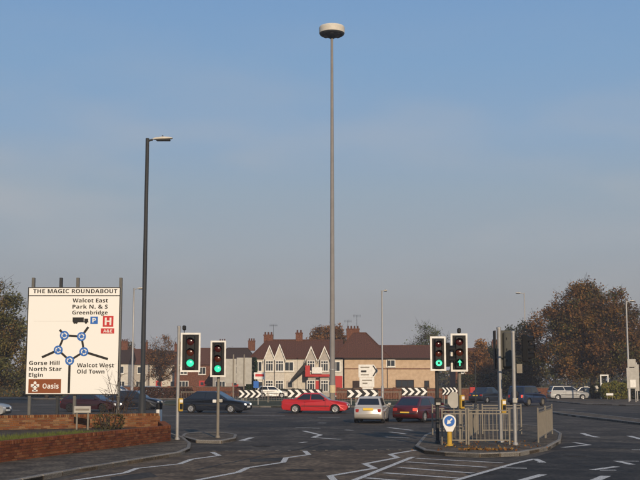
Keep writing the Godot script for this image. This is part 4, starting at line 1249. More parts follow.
func the_big_sign():
	var D := 50.0
	var t := thing("direction_sign", "very large cream road sign with a five circle roundabout diagram", "road sign", Vector3(0, 0, -D))
	var xl := -13.3; var xr := -9.08; var yt := 6.4; var ybm := 1.53
	var cx := (xl + xr) * 0.5; var cy := (yt + ybm) * 0.5
	var px = func(u: float, v: float) -> Vector3:
		return Vector3(xl + (u - 26.3) / (119.6 - 26.3) * (xr - xl), yt - (v - 287.0) / (395.0 - 287.0) * (yt - ybm), 0)
	box_part("panel", Vector3(cx, cy, -0.03), Vector3(xr - xl, yt - ybm, 0.06), M.sign_white, t, 0.008)
	for i in 4:
		var u: float = [30.5, 58.5, 75.5, 119.0][i]
		var x: float = px.call(u, 300).x
		box_part("post", Vector3(x, 3.42, -0.18), Vector3(0.13, 6.84, 0.18), M.sign_post if i != 1 else M.dark_steel, t, 0.01)
	for yy in [2.2, 3.9, 5.6]:
		box_part("rear_channel", Vector3(cx, yy, -0.085), Vector3(xr - xl - 0.2, 0.08, 0.045), M.galv_old, t)
	# black border and the rule under the title
	var st := begin()
	var b := 0.045
	for s in [-1.0, 1.0]:
		bx(st, Vector3(cx + s * ((xr - xl) * 0.5 - b * 0.5), cy, 0.003), Vector3(b, yt - ybm - 0.004, 0.006))
		bx(st, Vector3(cx, cy + s * ((yt - ybm) * 0.5 - b * 0.5 - 0.002), 0.0032), Vector3(xr - xl - 2 * b, b, 0.006))
	var rl: Vector3 = px.call(73, 295.7)
	bx(st, Vector3(cx, rl.y, 0.0034), Vector3(xr - xl - 2 * b, b, 0.006))
	put("border", st, M.ink, t)
	st = begin()
	for v in [321.5]:
		bx(st, px.call(55, v) + Vector3(0, 0, 0.0012), Vector3(2.0, 0.006, 0.003))
	put("panel_joint", st, M.sign_grey, t)
	var s := (xr - xl) / 93.3   # metres to the picture's unit
	var words := [["THE MAGIC ROUNDABOUT", 31.5, 116.2, 289.0, 293.2, false], ["Walcot East", 71.5, 107, 298.3, 302.6, false], ["Park N. & S", 71.5, 107, 304.6, 308.8, false], ["Greenbridge", 71.5, 107, 310.6, 315.9, false], ["Gorse Hill", 29.8, 60.2, 361.0, 365.3, false], ["North Star", 29.8, 62.4, 367.0, 371.2, false], ["Elgin", 29.8, 44, 373.0, 378.2, false], ["Walcot West", 77.8, 114.5, 363.3, 367.6, false], ["Old Town", 77.8, 105.2, 369.6, 373.8, false]]
	for w in words:
		var a: Vector3 = px.call(w[1], w[3]); var c: Vector3 = px.call(w[2], w[4])
		lettering(t, w[0], (a + c) * 0.5 + Vector3(0, 0, 0.004), c.x - a.x, a.y - c.y, M.ink, w[5])
	# diagram
	var nodes := [Vector2(64.2, 335.7), Vector2(81.4, 336.8), Vector2(84.2, 352), Vector2(70.2, 360.9), Vector2(58.5, 350.3)]
	var arms := [[64.2, 335.7, 59.4, 330], [81.4, 336.8, 88, 327.2], [84.2, 352, 108.4, 359.4], [58.5, 350.3, 42.4, 357.6], [70.2, 360.9, 70.2, 393.2]]
	var segs := []
	for i in 5:
		segs.append([nodes[i].x, nodes[i].y, nodes[(i + 1) % 5].x, nodes[(i + 1) % 5].y])
	segs += arms
	for i in segs.size():
		var a: Vector3 = px.call(segs[i][0], segs[i][1]); var c: Vector3 = px.call(segs[i][2], segs[i][3])
		var dd := c - a
		var sg := begin()
		bx(sg, (a + c) * 0.5 + Vector3(0, 0, 0.002 + 0.0005 * i), Vector3(dd.length(), (2.1 if i < 5 else 2.3) * s, 0.005), Basis(Vector3.BACK, atan2(dd.y, dd.x)))
		put("route_bar", sg, M.ink, t)
	for nd in nodes:
		var c: Vector3 = px.call(nd.x, nd.y)
		var xf := Transform3D(Basis(Vector3.RIGHT, PI / 2), c + Vector3(0, 0, 0.0))
		var disc := lathe_part("roundabout_disc", [[4.5 * s, 0.0], [4.5 * s, 0.014], [0.0, 0.014]], M.blue, t, 24, xf)
		for k in 3:
			var ar := begin()
			var a0 := TAU * k / 3.0 + 0.5
			for j in 5:
				var b0 := a0 + j * 0.24; var b1 := b0 + 0.24
				quad(ar, c + Vector3(cos(b0), sin(b0), 0) * 1.9 * s + Vector3(0, 0, 0.017), c + Vector3(cos(b0), sin(b0), 0) * 2.9 * s + Vector3(0, 0, 0.017), c + Vector3(cos(b1), sin(b1), 0) * 2.9 * s + Vector3(0, 0, 0.017), c + Vector3(cos(b1), sin(b1), 0) * 1.9 * s + Vector3(0, 0, 0.017), Vector3.BACK)
			tri(ar, c + Vector3(cos(a0), sin(a0), 0) * 1.3 * s + Vector3(0, 0, 0.017), c + Vector3(cos(a0), sin(a0), 0) * 3.5 * s + Vector3(0, 0, 0.017), c + Vector3(cos(a0 - 0.6), sin(a0 - 0.6), 0) * 2.4 * s + Vector3(0, 0, 0.017), Vector3.BACK)
			put("circulating_arrow", ar, M.white, disc)
	# symbols
	var plaque = func(called: String, u0: float, v0: float, u1: float, v1: float, m: Material) -> MeshInstance3D:
		var a: Vector3 = px.call(u0, v0); var c: Vector3 = px.call(u1, v1)
		return box_part(called, (a + c) * 0.5 + Vector3(0, 0, 0.004), Vector3(c.x - a.x, a.y - c.y, 0.008), m, t)
	plaque.call("parking_plaque", 89.8, 316.8, 97.4, 324.1, M.blue)
	plaque.call("hospital_plaque", 102.4, 316.2, 113, 327, M.sign_red)
	plaque.call("emergency_plaque", 100.7, 328.6, 114, 333.8, M.sign_red)
	plaque.call("brown_plaque", 29.8, 379.2, 62.3, 393.2, M.brown)
	for w in [["P", 91.8, 95.6, 318.2, 322.7], ["H", 104.4, 111, 317.8, 325.4], ["A&E", 103, 112, 329.8, 332.8], ["Oasis", 44, 60, 383.4, 388.8]]:
		var a: Vector3 = px.call(w[1], w[3]); var c: Vector3 = px.call(w[2], w[4])
		lettering(t, w[0], (a + c) * 0.5 + Vector3(0, 0, 0.012), c.x - a.x, a.y - c.y, M.white, true)
	# lorry symbol
	st = begin()
	for r in [[72, 317.6, 83.2, 321.8], [83.8, 318.8, 87.6, 321.8], [72.3, 321.8, 88, 322.5]]:
		var a: Vector3 = px.call(r[0], r[1]); var c: Vector3 = px.call(r[2], r[3])
		bx(st, (a + c) * 0.5 + Vector3(0, 0, 0.005), Vector3(c.x - a.x, a.y - c.y, 0.008))
	for u in [74.0, 76.0, 85.5]:
		lathe(st, [[0.055, 0.0], [0.055, 0.012], [0.0, 0.012]], 12, Transform3D(Basis(Vector3.RIGHT, PI / 2), px.call(u, 322.8)))
	put("lorry_symbol", st, M.ink, t)
	# white emblem on the brown plaque: a round head over spread arms and a stem
	st = begin()
	var e0: Vector3 = px.call(36.4, 383.0)
	lathe(st, [[1.5 * s, 0.009], [1.5 * s, 0.014], [0.0, 0.014]], 14, Transform3D(Basis(Vector3.RIGHT, PI / 2), e0))
	for r in [[32.2, 384.2, 35.2, 387.2], [37.6, 384.2, 40.6, 387.2], [34.2, 386.0, 38.6, 388.4], [35.2, 388.2, 37.6, 391.0], [33.6, 390.0, 39.2, 391.6]]:
		var a: Vector3 = px.call(r[0], r[1]); var c: Vector3 = px.call(r[2], r[3])
		cbx(st, (a + c) * 0.5 + Vector3(0, 0, 0.011), Vector3(c.x - a.x, a.y - c.y, 0.006), 0.002)
	put("emblem", st, M.white, t)

func the_lamps():
	lamp_column("lamp_column", "tall dark lamp column right of the big sign with pale lantern", Vector3(-7.2, 0, -45), 12.2, 0.1, M.dark_steel, 0.22, 0.82)
	lamp_column("lamp_column", "thin pale lamp column between big sign and dark column", Vector3(-16.95, 0, -100), 10.5, 0.09, M.galv, 0.3, 0.6)
	lamp_column("lamp_column", "thin pale lamp column in front of the cream building", Vector3(6.2, 0, -110), 11.1, 0.09, M.galv, 0.15, 0.4)
	lamp_column("lamp_column", "slender far lamp column left of the large bronze tree", Vector3(27.9, 0, -150), 14.0, 0.09, M.galv, -0.4, 0.8)
	lamp_column("lamp_column", "pale lamp column in front of the large bronze tree at right", Vector3(31.2, 0, -112), 10.2, 0.1, M.galv, 0.3, 0.55)
	# the high mast
	var m := thing("high_mast", "very tall tapering grey mast with a round pale lantern ring", "mast", Vector3(1.05, 0.0, -94))
	var h := 32.4
	tube_part("mast_pole", [Vector3(0, 0, 0), Vector3(0, 1.7, 0), Vector3(0, 3.0, 0), Vector3(0, 12, 0), Vector3(0, 22, 0), Vector3(0, h, 0)], [0.25, 0.25, 0.23, 0.19, 0.15, 0.11], M.mast, m, 16)
	lathe_part("joint_band", [[0.235, 3.0], [0.255, 3.02], [0.255, 3.12], [0.23, 3.14]], M.galv, m, 16)
	lathe_part("base_band", [[0.252, 1.1], [0.27, 1.12], [0.27, 1.75], [0.245, 1.77]], M.cream_paint, m, 16)
	box_part("access_door", Vector3(0, 0.7, 0.23), Vector3(0.28, 0.7, 0.06), M.galv_old, m, 0.01)
	lathe_part("lantern_ring", [[0.92, h + 0.1], [1.12, h + 0.14], [1.14, h + 0.62], [1.08, h + 0.74], [0.5, h + 0.84], [0.0, h + 0.86]], M.lamp_shell, m, 32)
	lathe_part("lantern_underside", [[1.1, h + 0.12], [1.05, h + 0.02], [0.5, h - 0.12], [0.22, h - 0.3], [0.14, h - 0.34]], M.dark_steel, m, 32)
	for k in 8:
		var a := TAU * k / 8
		box_part("floodlight", Vector3(cos(a) * 0.78, h - 0.05, sin(a) * 0.78), Vector3(0.22, 0.08, 0.3), M.black, m, 0.02, yb(-a))

func the_signals():
	var t := thing("traffic_signal", "traffic signal showing green on pale pole beside brick planter's end", "traffic signal", Vector3(-5.03, 0.11, -39.3), 0.0, "traffic signals")
	pole_parts(t, 3.98, 0.057, M.galv)
	signal_head(t, Vector3(0.44, 3.06, 0.12), 0.05, 0.7, 1.38, "disc")
	var st := begin()
	for y in [2.6, 3.5]: bx(st, Vector3(0.2, y, 0.0), Vector3(0.36, 0.05, 0.06))
	put("bracket", st, M.galv, t)
	detector(t, Vector3(0.2, 3.93, 0.06))
	push_button(t, Vector3(0.11, 1.22, 0.05), 0.5)
	t = thing("traffic_signal", "traffic signal showing green on the small island in front of navy car", "traffic signal", Vector3(-3.72, 0.11, -40.6), 0.0, "traffic signals")
	pole_parts(t, 3.3, 0.057, M.galv_old)
	signal_head(t, Vector3(0.0, 2.86, 0.18), 0.0, 0.57, 1.32, "disc")
	box_part("bracket", Vector3(0, 2.9, 0.05), Vector3(0.08, 0.5, 0.1), M.black, t)
	box_part("junction_box", Vector3(-0.13, 1.32, 0.06), Vector3(0.14, 0.12, 0.1), M.white, t, 0.02)
	box_part("push_unit", Vector3(0.1, 1.34, 0.06), Vector3(0.13, 0.12, 0.1), M.sign_grey, t, 0.02)

func the_island():
	var y := 0.12
	var t := thing("traffic_signal", "traffic signal with round green symbol at crossing island's left end", "traffic signal", Vector3(3.9, y, -37.0), 0.0, "traffic signals")
	pole_parts(t, 3.3, 0.06, M.dark_steel)
	signal_head(t, Vector3(0.03, 2.95, 0.18), 0.06, 0.53, 1.14, "ring")
	box_part("bracket", Vector3(0, 2.9, 0.06), Vector3(0.08, 0.4, 0.1), M.black, t)
	cross_head(t, Vector3(0.36, 2.92, -0.1), 1.35)
	box_part("control_box", Vector3(0.02, 1.36, 0.06), Vector3(0.22, 0.26, 0.14), M.black, t, 0.02)
	box_part("control_label", Vector3(0.02, 1.3, 0.135), Vector3(0.14, 0.08, 0.01), M.sign_grey, t)
	t = thing("traffic_signal", "taller traffic signal with narrow green arrow on crossing island", "traffic signal", Vector3(4.72, y, -37.5), 0.0, "traffic signals")
	pole_parts(t, 3.55, 0.06, M.galv_old)
	signal_head(t, Vector3(-0.02, 3.0, 0.18), -0.04, 0.57, 1.28, "arrow")
	box_part("bracket", Vector3(0, 2.9, 0.06), Vector3(0.08, 0.4, 0.1), M.black, t)
	detector(t, Vector3(0.0, 3.74, 0.06))
	push_button(t, Vector3(0.06, 1.35, 0.08), 0.6)
	# pair of poles carrying heads seen from behind
	t = thing("traffic_signal", "left pale pole carrying a signal seen from behind on crossing island", "traffic signal", Vector3(6.08, y, -37.5), 0.0, "traffic signals")
	pole_parts(t, 3.84, 0.07, M.galv)
	back_head(t, Vector3(0.27, 3.1, -0.14), PI + 0.35, 0.52, 1.32)
	box_part("edge_board", Vector3(-0.13, 3.1, -0.12), Vector3(0.05, 1.3, 0.34), M.board_black, t, 0.01)
	push_button(t, Vector3(0.1, 1.2, 0.06), 0.3)
	t = thing("traffic_signal", "right pale pole carrying a dark signal seen side on, crossing island", "traffic signal", Vector3(6.3, y, -36.0), 0.0, "traffic signals")
	pole_parts(t, 3.64, 0.06, M.galv)
	cross_head(t, Vector3(0.42, 3.1, -0.1), 1.2, 0.9)
	var st := begin()
	for yy in [2.85, 3.35]: bx(st, Vector3(0.18, yy, -0.08), Vector3(0.34, 0.045, 0.05))
	put("bracket", st, M.black, t)
	box_part("small_box", Vector3(0, 1.42, 0.08), Vector3(0.15, 0.16, 0.1), M.sign_grey, t, 0.02)
	box_part("tan_plate", Vector3(0.2, 2.45, -0.08), Vector3(0.18, 0.3, 0.02), M.galv_old, t)
	# keep left bollard
	t = thing("keep_left_bollard", "white keep left bollard with blue arrow disc and yellow stem", "bollard", Vector3(4.13, y, -35.6))
	t.scale = Vector3.ONE * 0.9
	lathe_part("stem", [[0.13, 0.0], [0.13, 0.04], [0.09, 0.06], [0.085, 0.46], [0.1, 0.5]], M.yellow, t, 16)
	var pl := []
	for k in 17:
		var a := PI * k / 16.0
		pl.append(Vector2(cos(a) * 0.235, 0.86 + sin(a) * 0.235))
	pl += [Vector2(-0.22, 0.72), Vector2(-0.11, 0.5), Vector2(0.11, 0.5), Vector2(0.22, 0.72)]
	prism_part("head", pl, -0.08, 0.08, M.white, t)
	lathe_part("blue_disc", [[0.185, 0.0], [0.185, 0.012], [0.0, 0.012]], M.blue, t, 28, Transform3D(Basis(Vector3.RIGHT, PI / 2), Vector3(0, 0.86, 0.08)))
	prism_part("white_arrow", [Vector2(-0.13, -0.025), Vector2(-0.0, -0.025), Vector2(-0.0, -0.09), Vector2(0.14, 0.0), Vector2(-0.0, 0.09), Vector2(-0.0, 0.025), Vector2(-0.13, 0.025)].map(func(v): return Vector2(v.x, -v.y)), 0.094, 0.1, M.white, t, Transform3D(Basis(Vector3.BACK, PI * 1.25), Vector3(0, 0.86, 0.0)))
	# sign seen from behind
	t = thing("round_sign", "pale octagonal sign plate behind the keep left bollard", "sign", Vector3(4.86, y, -40.4))
	tube_part("post", [Vector3(0, 0, 0), Vector3(0, 1.62, 0)], [0.03, 0.03], M.galv_old, t, 8)
	var oc := []
	for k in 8: oc.append(Vector2(cos(TAU * (k + 0.5) / 8) * 0.24, 1.36 + sin(TAU * (k + 0.5) / 8) * 0.31))
	prism_part("plate", oc, 0.035, 0.05, M.sign_grey, t)
	# guardrails
	var gm: Material = M.galv_old
	var g := "guardrail panels on the crossing island"
	guardrail("front guardrail panel beside the keep left bollard", Vector2(3.95, -36.05), Vector2(4.72, -36.05), y, 1.16, gm, 0.1, g)
	guardrail("front guardrail panel between bollard and the pair of poles", Vector2(4.8, -36.05), Vector2(6.12, -36.05), y, 1.16, gm, 0.13, g)
	guardrail("guardrail panel running away from camera behind the arrow signal", Vector2(5.0, -37.6), Vector2(6.1, -43.0), y, 1.16, gm, 0.16, g)
	guardrail("rear guardrail panel behind the keep left bollard", Vector2(4.3, -42.6), Vector2(5.9, -42.9), y, 1.16, gm, 0.13, g)
	guardrail("rear guardrail panel behind the pair of poles", Vector2(6.3, -43.2), Vector2(7.8, -43.2), y, 1.16, gm, 0.13, g)
	guardrail("near guardrail panel at the crossing island's right end", Vector2(7.28, -37.2), Vector2(8.1, -40.1), y, 1.16, gm, 0.13, g)
	guardrail("far guardrail panel at the crossing island's right end", Vector2(8.16, -40.3), Vector2(9.0, -43.2), y, 1.16, gm, 0.13, g)
	# fallen leaves along the kerb
	rng.seed = 61
	var pos := PackedVector3Array(); var sz := PackedFloat32Array(); var col := PackedColorArray()
	var pool := [Color(0.2, 0.09, 0.025), Color(0.13, 0.055, 0.02), Color(0.22, 0.13, 0.04)]
	for i in 110:
		var q := Vector2(rng.randfn() * 0.55 + 4.85, -33.45 + rng.randfn() * 0.16)
		pos.append(Vector3(q.x, 0.135 + rng.randf() * 0.03, q.y))
		sz.append(rng.randf_range(0.03, 0.07))
		col.append(pool[rng.randi() % 3])
	for i in 130:
		pos.append(Vector3(rng.randf_range(3.8, 7.2), 0.135, rng.randf_range(-38.5, -34.4)))
		sz.append(rng.randf_range(0.02, 0.05))
		col.append(pool[rng.randi() % 3])
	var lf := put_mesh("fallen_leaves", leaf_mesh(pos, sz, col), M.leaf, self)
	tag(lf, "scatter of orange fallen leaves on the crossing island's front kerb", "leaves")
	lf.set_meta("kind", "stuff")

func cross_head(t: Node3D, at: Vector3, turn: float, h := 0.8):
	var hd := Node3D.new()
	hd.name = "side_head"
	t.add_child(hd, true)
	hd.position = at
	hd.rotation.y = turn
	box_part("housing", Vector3(0, 0, 0), Vector3(0.3, h, 0.2), M.black, hd, 0.03)
	var n := 3 if h > 0.85 else 2
	for k in n:
		var y := (k - (n - 1) * 0.5) * h * 0.9 / n
		var hs := begin()
		for j in 12:
			var a0: float = lerp(-0.3, PI + 0.3, j / 12.0); var a1: float = lerp(-0.3, PI + 0.3, (j + 1) / 12.0)
			quad(hs, Vector3(cos(a0) * 0.13, y + sin(a0) * 0.13, 0.09), Vector3(cos(a1) * 0.13, y + sin(a1) * 0.13, 0.09), Vector3(cos(a1) * 0.13, y + sin(a1) * 0.13, 0.28), Vector3(cos(a0) * 0.13, y + sin(a0) * 0.13, 0.28), Vector3(cos(a0), sin(a0), 0))
		put("hood", hs, M.black, hd)
		lathe_part("lens", [[0.11, 0.0], [0.06, 0.03], [0.0, 0.04]], M.black, hd, 14, Transform3D(Basis(Vector3.RIGHT, PI / 2), Vector3(0, y, 0.1)), true)
	box_part("housing_seam", Vector3(0, 0, -0.102), Vector3(0.22, 0.02, 0.01), M.galv_old, hd)

func back_head(t: Node3D, at: Vector3, turn: float, w: float, h: float):
	var hd := Node3D.new()
	hd.name = "signal_head"
	t.add_child(hd, true)
	hd.position = at
	hd.rotation.y = turn
	box_part("backing_board", Vector3.ZERO, Vector3(w, h, 0.03), M.board_back, hd, 0.01)
	box_part("rear_housing", Vector3(0, 0, -0.1), Vector3(w * 0.62, h * 0.9, 0.18), M.board_back, hd, 0.04)
	for k in 3:
		box_part("housing_latch", Vector3(0.1, (k - 1) * h * 0.28, -0.195), Vector3(0.03, 0.08, 0.015), M.black, hd)
		var y := (k - 1) * h * 0.28
		lathe_part("hood", [[0.13, 0.02], [0.14, 0.2], [0.12, 0.2], [0.12, 0.02]], M.black, hd, 14, Transform3D(Basis(Vector3.RIGHT, PI / 2), Vector3(0, y, 0)))

func the_roundabout():
	var z := -95.0
	chevron_board("chevron board right of the navy car", Vector3(-5.92, 0.12, -94), 1.9, 0.72, 0.55, 4)
	chevron_board("chevron board half hidden behind the red car's roof", Vector3(-1.25, 0.12, -92.5), 2.9, 0.72, 0.6, 5)
	chevron_board("chevron board behind the silver car, right of the mast", Vector3(3.55, 0.12, -93), 2.6, 0.72, 0.58, 4)
	chevron_board("chevron board behind the maroon car", Vector3(8.16, 0.12, -96), 2.2, 0.72, 0.72, 4)
	chevron_board("small angled chevron board behind the island signals", Vector3(11.46, 0.12, -98), 1.6, 0.72, 0.75, 4, 0.5)
	# rails behind the boards
	var D := 104.0
	for k in 12:
		var xa := -13.0 + k * 2.05
		guardrail("%s roundabout guardrail panel counted from the left, behind the chevron boards" % ["first", "second", "third", "fourth", "fifth", "sixth", "seventh", "eighth", "ninth", "tenth", "eleventh", "twelfth"][k], Vector2(xa, -D), Vector2(xa + 1.95, -D), 0.12, 1.05, M.galv_old, 0.24, "guardrail panels along the roundabout")
	# blank sign backs on the left
	var t := thing("blank_road_sign", "pair of blank grey sign backs on posts behind the navy car", "road sign", Vector3(-7.54, 0.12, -101))
	box_part("panel", Vector3(-0.62, 2.9, 0), Vector3(1.05, 2.2, 0.05), M.sign_grey, t, 0.01)
	box_part("panel", Vector3(0.62, 2.9, 0.0), Vector3(1.38, 2.4, 0.05), M.sign_grey, t, 0.01)
	for x in [-0.35, 0.62]:
		box_part("post", Vector3(x, 2.2, 0.07), Vector3(0.1, 4.4, 0.08), M.galv_old, t, 0.01)
	# white arrow-ended direction sign
	t = thing("direction_sign", "white direction sign with pointed right end in front of cream building", "road sign", Vector3(4.84, 0.12, -112))
	var b := 0.0
	prism_part("arrow_panel", [Vector2(-0.95, 2.35), Vector2(0.62, 2.35), Vector2(1.02, 3.0), Vector2(0.62, 3.62), Vector2(-0.95, 3.62)], -0.03, 0.03, M.white, t)
	box_part("lower_panel", Vector3(-0.1, 1.85, 0), Vector3(1.5, 0.94, 0.05), M.white, t, 0.01)
	box_part("bottom_panel", Vector3(-0.02, 1.13, 0), Vector3(1.1, 0.44, 0.05), M.white, t, 0.01)
	for r in [[-0.3, 3.35, 0.9, 0.12], [-0.42, 2.95, 0.55, 0.2], [-0.3, 2.6, 0.8, 0.1], [-0.1, 2.05, 1.0, 0.1], [-0.3, 1.75, 0.5, 0.12], [-0.02, 1.13, 0.6, 0.1]]:
		box_part("text_block", Vector3(r[0], r[1], 0.034), Vector3(r[2], r[3], 0.006), M.galv_old if r[3] < 0.2 else M.ink, t)
	var arr := begin()
	prism(arr, [Vector2(0.45, 2.45), Vector2(0.6, 2.45), Vector2(0.93, 3.0), Vector2(0.6, 3.52), Vector2(0.45, 3.52), Vector2(0.78, 3.0)], 0.031, 0.037)
	put("arrow_mark", arr, M.ink, t)
	for x in [-0.5, 0.4]:
		box_part("post", Vector3(x, 1.75, -0.08), Vector3(0.1, 3.5, 0.08), M.galv_old, t, 0.01)
	# red and blue little signs at the white house
	t = thing("parade_sign", "small red and white sign above a blue one beside conifer", "sign", Vector3(-7.03, 0.12, -128))
	box_part("white_panel", Vector3(0.05, 2.55, 0), Vector3(1.3, 0.8, 0.05), M.white, t, 0.01)
	box_part("red_band", Vector3(0.05, 2.62, 0.028), Vector3(1.0, 0.3, 0.008), M.sign_red, t)
	box_part("blue_panel", Vector3(-0.35, 1.55, 0), Vector3(0.6, 0.8, 0.05), M.blue, t, 0.01)
	for x in [-0.4, 0.4]:
		box_part("post", Vector3(x, 1.4, -0.06), Vector3(0.07, 2.8, 0.07), M.galv_old, t)
	# signal far away and a red post
	t = thing("red_cabinet", "small red cabinet behind the arrow signal's pole", "cabinet", Vector3(15.14, 0.0, -110))
	box_part("body", Vector3(0, 0.75, 0), Vector3(0.62, 1.5, 0.5), M.shop_red, t, 0.04)
	box_part("plinth", Vector3(0, 0.06, 0), Vector3(0.7, 0.12, 0.58), M.black, t, 0.01)
	box_part("door_line", Vector3(0, 0.8, 0.252), Vector3(0.02, 1.2, 0.01), M.black, t)
	# round post at 475
	t = thing("sign_post", "tall slim grey post left of the dark blue saloon car", "post", Vector3(12.34, 0.0, -88))
	tube_part("post", [Vector3(0, 0, 0), Vector3(0, 3.6, 0)], [0.05, 0.05], M.dark_steel, t, 8)
	lathe_part("cap", [[0.065, 3.58], [0.065, 3.66], [0.0, 3.7]], M.dark_steel, t, 8)

func the_cars():
	var navy := paint(Color(0.006, 0.009, 0.016))
	var red := paint(Color(0.45, 0.012, 0.014))
	var silver := paint(Color(0.5, 0.46, 0.4))
	silver.metallic = 0.35
	var maroon := paint(Color(0.07, 0.004, 0.006))
	var dim_red := paint(Color(0.03, 0.005, 0.006))
	var blue := paint(Color(0.007, 0.014, 0.04))
	var dusk := paint(Color(0.008, 0.012, 0.02))
	var grey := paint(Color(0.3, 0.3, 0.29))
	var teal := paint(Color(0.022, 0.035, 0.042))
	var white := paint(Color(0.7, 0.68, 0.62))
	car("car", "navy blue hatchback with its headlight on, left of the red car", Vector3(-7.04, 0, -75), deg_to_rad(-16), {"L": 4.7, "W": 1.74, "H": 1.46, "paint": navy, "cabin": [-2.0, -1.2, 0.25, 1.15], "front": 0.95, "rear": 0.9, "lamps": M.head_lit, "handles": [-0.75, 0.3], "seams": [-0.5, 0.85]})
	car("car", "bright red two door coupe crossing in front of the mast", Vector3(-0.27, 0, -74.5), deg_to_rad(-9), {"L": 4.45, "W": 1.7, "H": 1.36, "paint": red, "cabin": [-1.55, -0.75, 0.3, 1.05], "deck": 0.93, "belt": 0.86, "hood": 0.84, "front": 0.8, "rear": 0.95, "handles": [-0.55], "seams": [-0.65, 0.75], "strip": M.trim})
	car("car", "silver hatchback seen from behind beside the maroon car", Vector3(2.74, 0, -58.8), PI / 2 - deg_to_rad(8), {"L": 4.1, "W": 1.62, "H": 1.35, "paint": silver, "cabin": [-1.98, -1.5, 0.25, 1.05], "belt": 0.86, "deck": 0.86, "tail_h": 0.4, "tail_w": 0.17, "tumble": 0.7, "handles": [-0.7, 0.25], "seams": [-0.5, 0.7], "plate_y": 0.72, "rear_low": 0.22, "tails": M.tail, "strip": silver})
	car("car", "dark maroon hatchback seen from behind, right of the silver car", Vector3(5.5, 0, -60.0), PI / 2 - deg_to_rad(30), {"L": 4.3, "W": 1.64, "H": 1.33, "paint": maroon, "cabin": [-2.0, -1.35, 0.2, 1.05], "belt": 0.84, "deck": 0.87, "tail_h": 0.16, "handles": [-0.7, 0.25], "seams": [-0.5, 0.7], "plate_y": 0.5, "tails": M.tail_lit})
	car("off_road_car", "tall blue off roader seen from behind near low brick wall", Vector3(17.72, 0, -95), PI / 2 - deg_to_rad(40), {"L": 4.0, "W": 1.75, "H": 1.7, "paint": blue, "cabin": [-1.93, -1.75, 0.3, 0.85], "belt": 1.08, "deck": 1.08, "hood": 1.0, "wheel": 0.36, "clear": 0.28, "tumble": 0.83, "tail_h": 0.3, "tail_w": 0.16, "handles": [-0.6, 0.3], "seams": [-0.45, 0.65], "plate_y": 0.62, "tails": M.tail_lit, "spare": true, "roof_rails": true, "rim": M.galv_old})
	car("car", "dark blue saloon car left of the blue off roader", Vector3(16.27, 0, -108), PI / 2 - deg_to_rad(40), {"L": 4.4, "W": 1.75, "H": 1.5, "paint": dusk, "cabin": [-1.6, -1.0, 0.35, 1.1], "handles": [-0.7, 0.25], "lamps": M.head_lit})
	car("estate_car", "silver grey estate car parked beside the low brick wall", Vector3(28.01, 0, -125.5), deg_to_rad(6), {"L": 4.5, "W": 1.75, "H": 1.55, "paint": grey, "cabin": [-2.15, -1.85, 0.3, 1.1], "c_pillar": 0.06, "handles": [-0.7, 0.25], "seams": [-0.5, 0.7], "roof_rails": true})
	car("car", "grey saloon car parked in front of the silver estate", Vector3(31.11, 0, -129), deg_to_rad(4), {"L": 4.2, "W": 1.7, "H": 1.4, "paint": silver, "cabin": [-1.6, -1.0, 0.35, 1.1]})
	car("car", "grey car cut off by the left edge", Vector3(-20.51, 0, -66), deg_to_rad(-4), {"L": 4.1, "W": 1.7, "H": 1.42, "paint": grey, "cabin": [-1.95, -1.4, 0.3, 1.1], "seams": [-0.4, 0.7]})
	car("car", "dark red car behind the legs of the big sign", Vector3(-16.05, 0, -78), deg_to_rad(-14), {"L": 4.1, "W": 1.68, "H": 1.35, "paint": dim_red, "cabin": [-1.9, -1.3, 0.3, 1.05], "lamps": M.head_lit, "rim": M.trim})
	car("car", "low dark car mostly hidden behind the dark lamp column", Vector3(-14.04, 0, -84), deg_to_rad(-8), {"L": 4.1, "W": 1.7, "H": 1.42, "paint": navy, "cabin": [-1.9, -1.3, 0.3, 1.05], "rim": M.trim})
	car("car", "white car parked in front of the white house", Vector3(-5.66, 0.12, -131), deg_to_rad(4), {"L": 3.9, "W": 1.65, "H": 1.4, "paint": white, "cabin": [-1.85, -1.4, 0.2, 1.0]})
	for c in [[124, 150.0, white, "white car parked far off beside the big sign's right edge"], [131.5, 161.0, dusk, "dark car parked far off left of dark lamp column"], [160, 150.5, grey, "pale car parked far off under the half bare tree"]]:
		var D: float = c[1]
		car("car", c[3], Vector3((c[0] - 320.0) / 1100.0 * D, -0.006, -D + 3.0), deg_to_rad(-20), {"L": 4.1, "W": 1.7, "H": 1.42, "paint": c[2], "cabin": [-1.9, -1.3, 0.3, 1.05]})

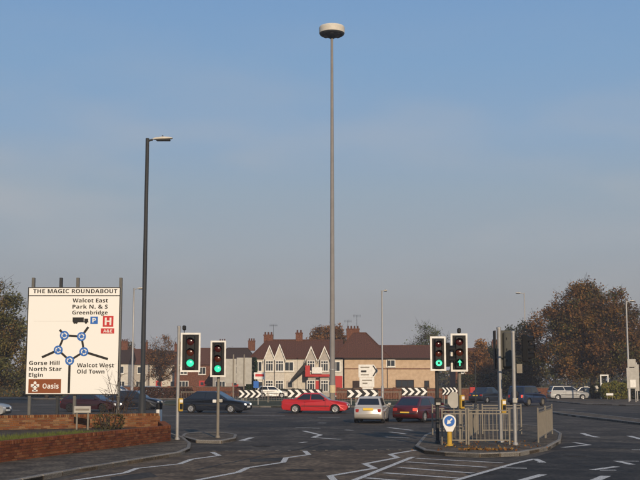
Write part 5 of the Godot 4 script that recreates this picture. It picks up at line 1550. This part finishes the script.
func the_far_right():
	var t := thing("keep_left_bollard", "pale far bollard on the pavement before the bronze tree", "bollard", Vector3(31.41, 0.12, -126))
	lathe_part("stem", [[0.16, 0.0], [0.14, 0.7]], M.cream_paint, t, 14)
	lathe_part("head", [[0.16, 0.7], [0.26, 0.85], [0.28, 1.2], [0.2, 1.4], [0.0, 1.46]], M.lamp_shell, t, 14)
	t = thing("notice_board", "white framed board on two posts at the bronze tree's foot", "sign", Vector3(31.8, 0.0, -124))
	for s in [-1.0, 1.0]:
		box_part("post", Vector3(s * 0.4, 1.4, 0), Vector3(0.13, 2.8, 0.12), M.white, t, 0.01)
	box_part("top_bar", Vector3(0, 2.72, 0), Vector3(0.66, 0.14, 0.1), M.white, t, 0.01)
	box_part("middle_bar", Vector3(0, 1.8, 0), Vector3(0.66, 0.1, 0.1), M.white, t, 0.01)
	t = thing("low_sign", "low white plate among the shrubs below the white frame", "sign", Vector3(31.05, 0.12, -119))
	box_part("plate", Vector3(0, 0.55, 0), Vector3(0.75, 0.22, 0.04), M.white, t, 0.01)
	for s in [-1.0, 1.0]:
		box_part("leg", Vector3(s * 0.25, 0.25, -0.04), Vector3(0.05, 0.5, 0.05), M.galv_old, t)
	t = thing("small_sign", "small pale sign on a post beside the parked grey car", "sign", Vector3(30.7, 0.12, -128))
	box_part("plate", Vector3(0, 1.05, 0.04), Vector3(0.5, 0.65, 0.03), M.sign_grey, t, 0.01)
	tube_part("post", [Vector3(0, 0, 0), Vector3(0, 1.3, 0)], [0.035, 0.035], M.galv_old, t, 8)
	t = thing("round_sign", "small round sign on a thin post above the parked estate car", "sign", Vector3(28.89, 0.12, -130))
	tube_part("post", [Vector3(0, 0, 0), Vector3(0, 2.9, 0)], [0.035, 0.035], M.galv_old, t, 8)
	lathe_part("disc", [[0.28, 0.0], [0.28, 0.02], [0.0, 0.02]], M.sign_grey, t, 18, Transform3D(Basis(Vector3.RIGHT, PI / 2), Vector3(0, 2.75, 0.04)))
	t = thing("direction_sign", "grey sign panels on two posts at the right edge of view", "road sign", Vector3(29.79, 0.12, -106))
	box_part("upper_panel", Vector3(0.05, 3.7, 0), Vector3(0.8, 0.75, 0.05), M.sign_grey, t, 0.01)
	box_part("lower_panel", Vector3(0, 2.25, 0), Vector3(0.92, 1.95, 0.05), M.sign_grey, t, 0.01)
	box_part("white_plate", Vector3(0.12, 1.75, 0.03), Vector3(0.55, 0.7, 0.01), M.white, t)
	for x in [-0.3, 0.36]:
		box_part("post", Vector3(x, 2.0, -0.07), Vector3(0.09, 4.0, 0.08), M.galv, t, 0.01)
	t = thing("direction_sign", "narrow pale sign board beyond the grey panels at right edge", "road sign", Vector3(31.18, 0.12, -109))
	box_part("panel", Vector3(0, 2.3, 0), Vector3(0.4, 2.6, 0.05), M.sign_grey, t, 0.01)
	box_part("post", Vector3(0, 1.9, -0.07), Vector3(0.1, 3.8, 0.08), M.galv, t, 0.01)
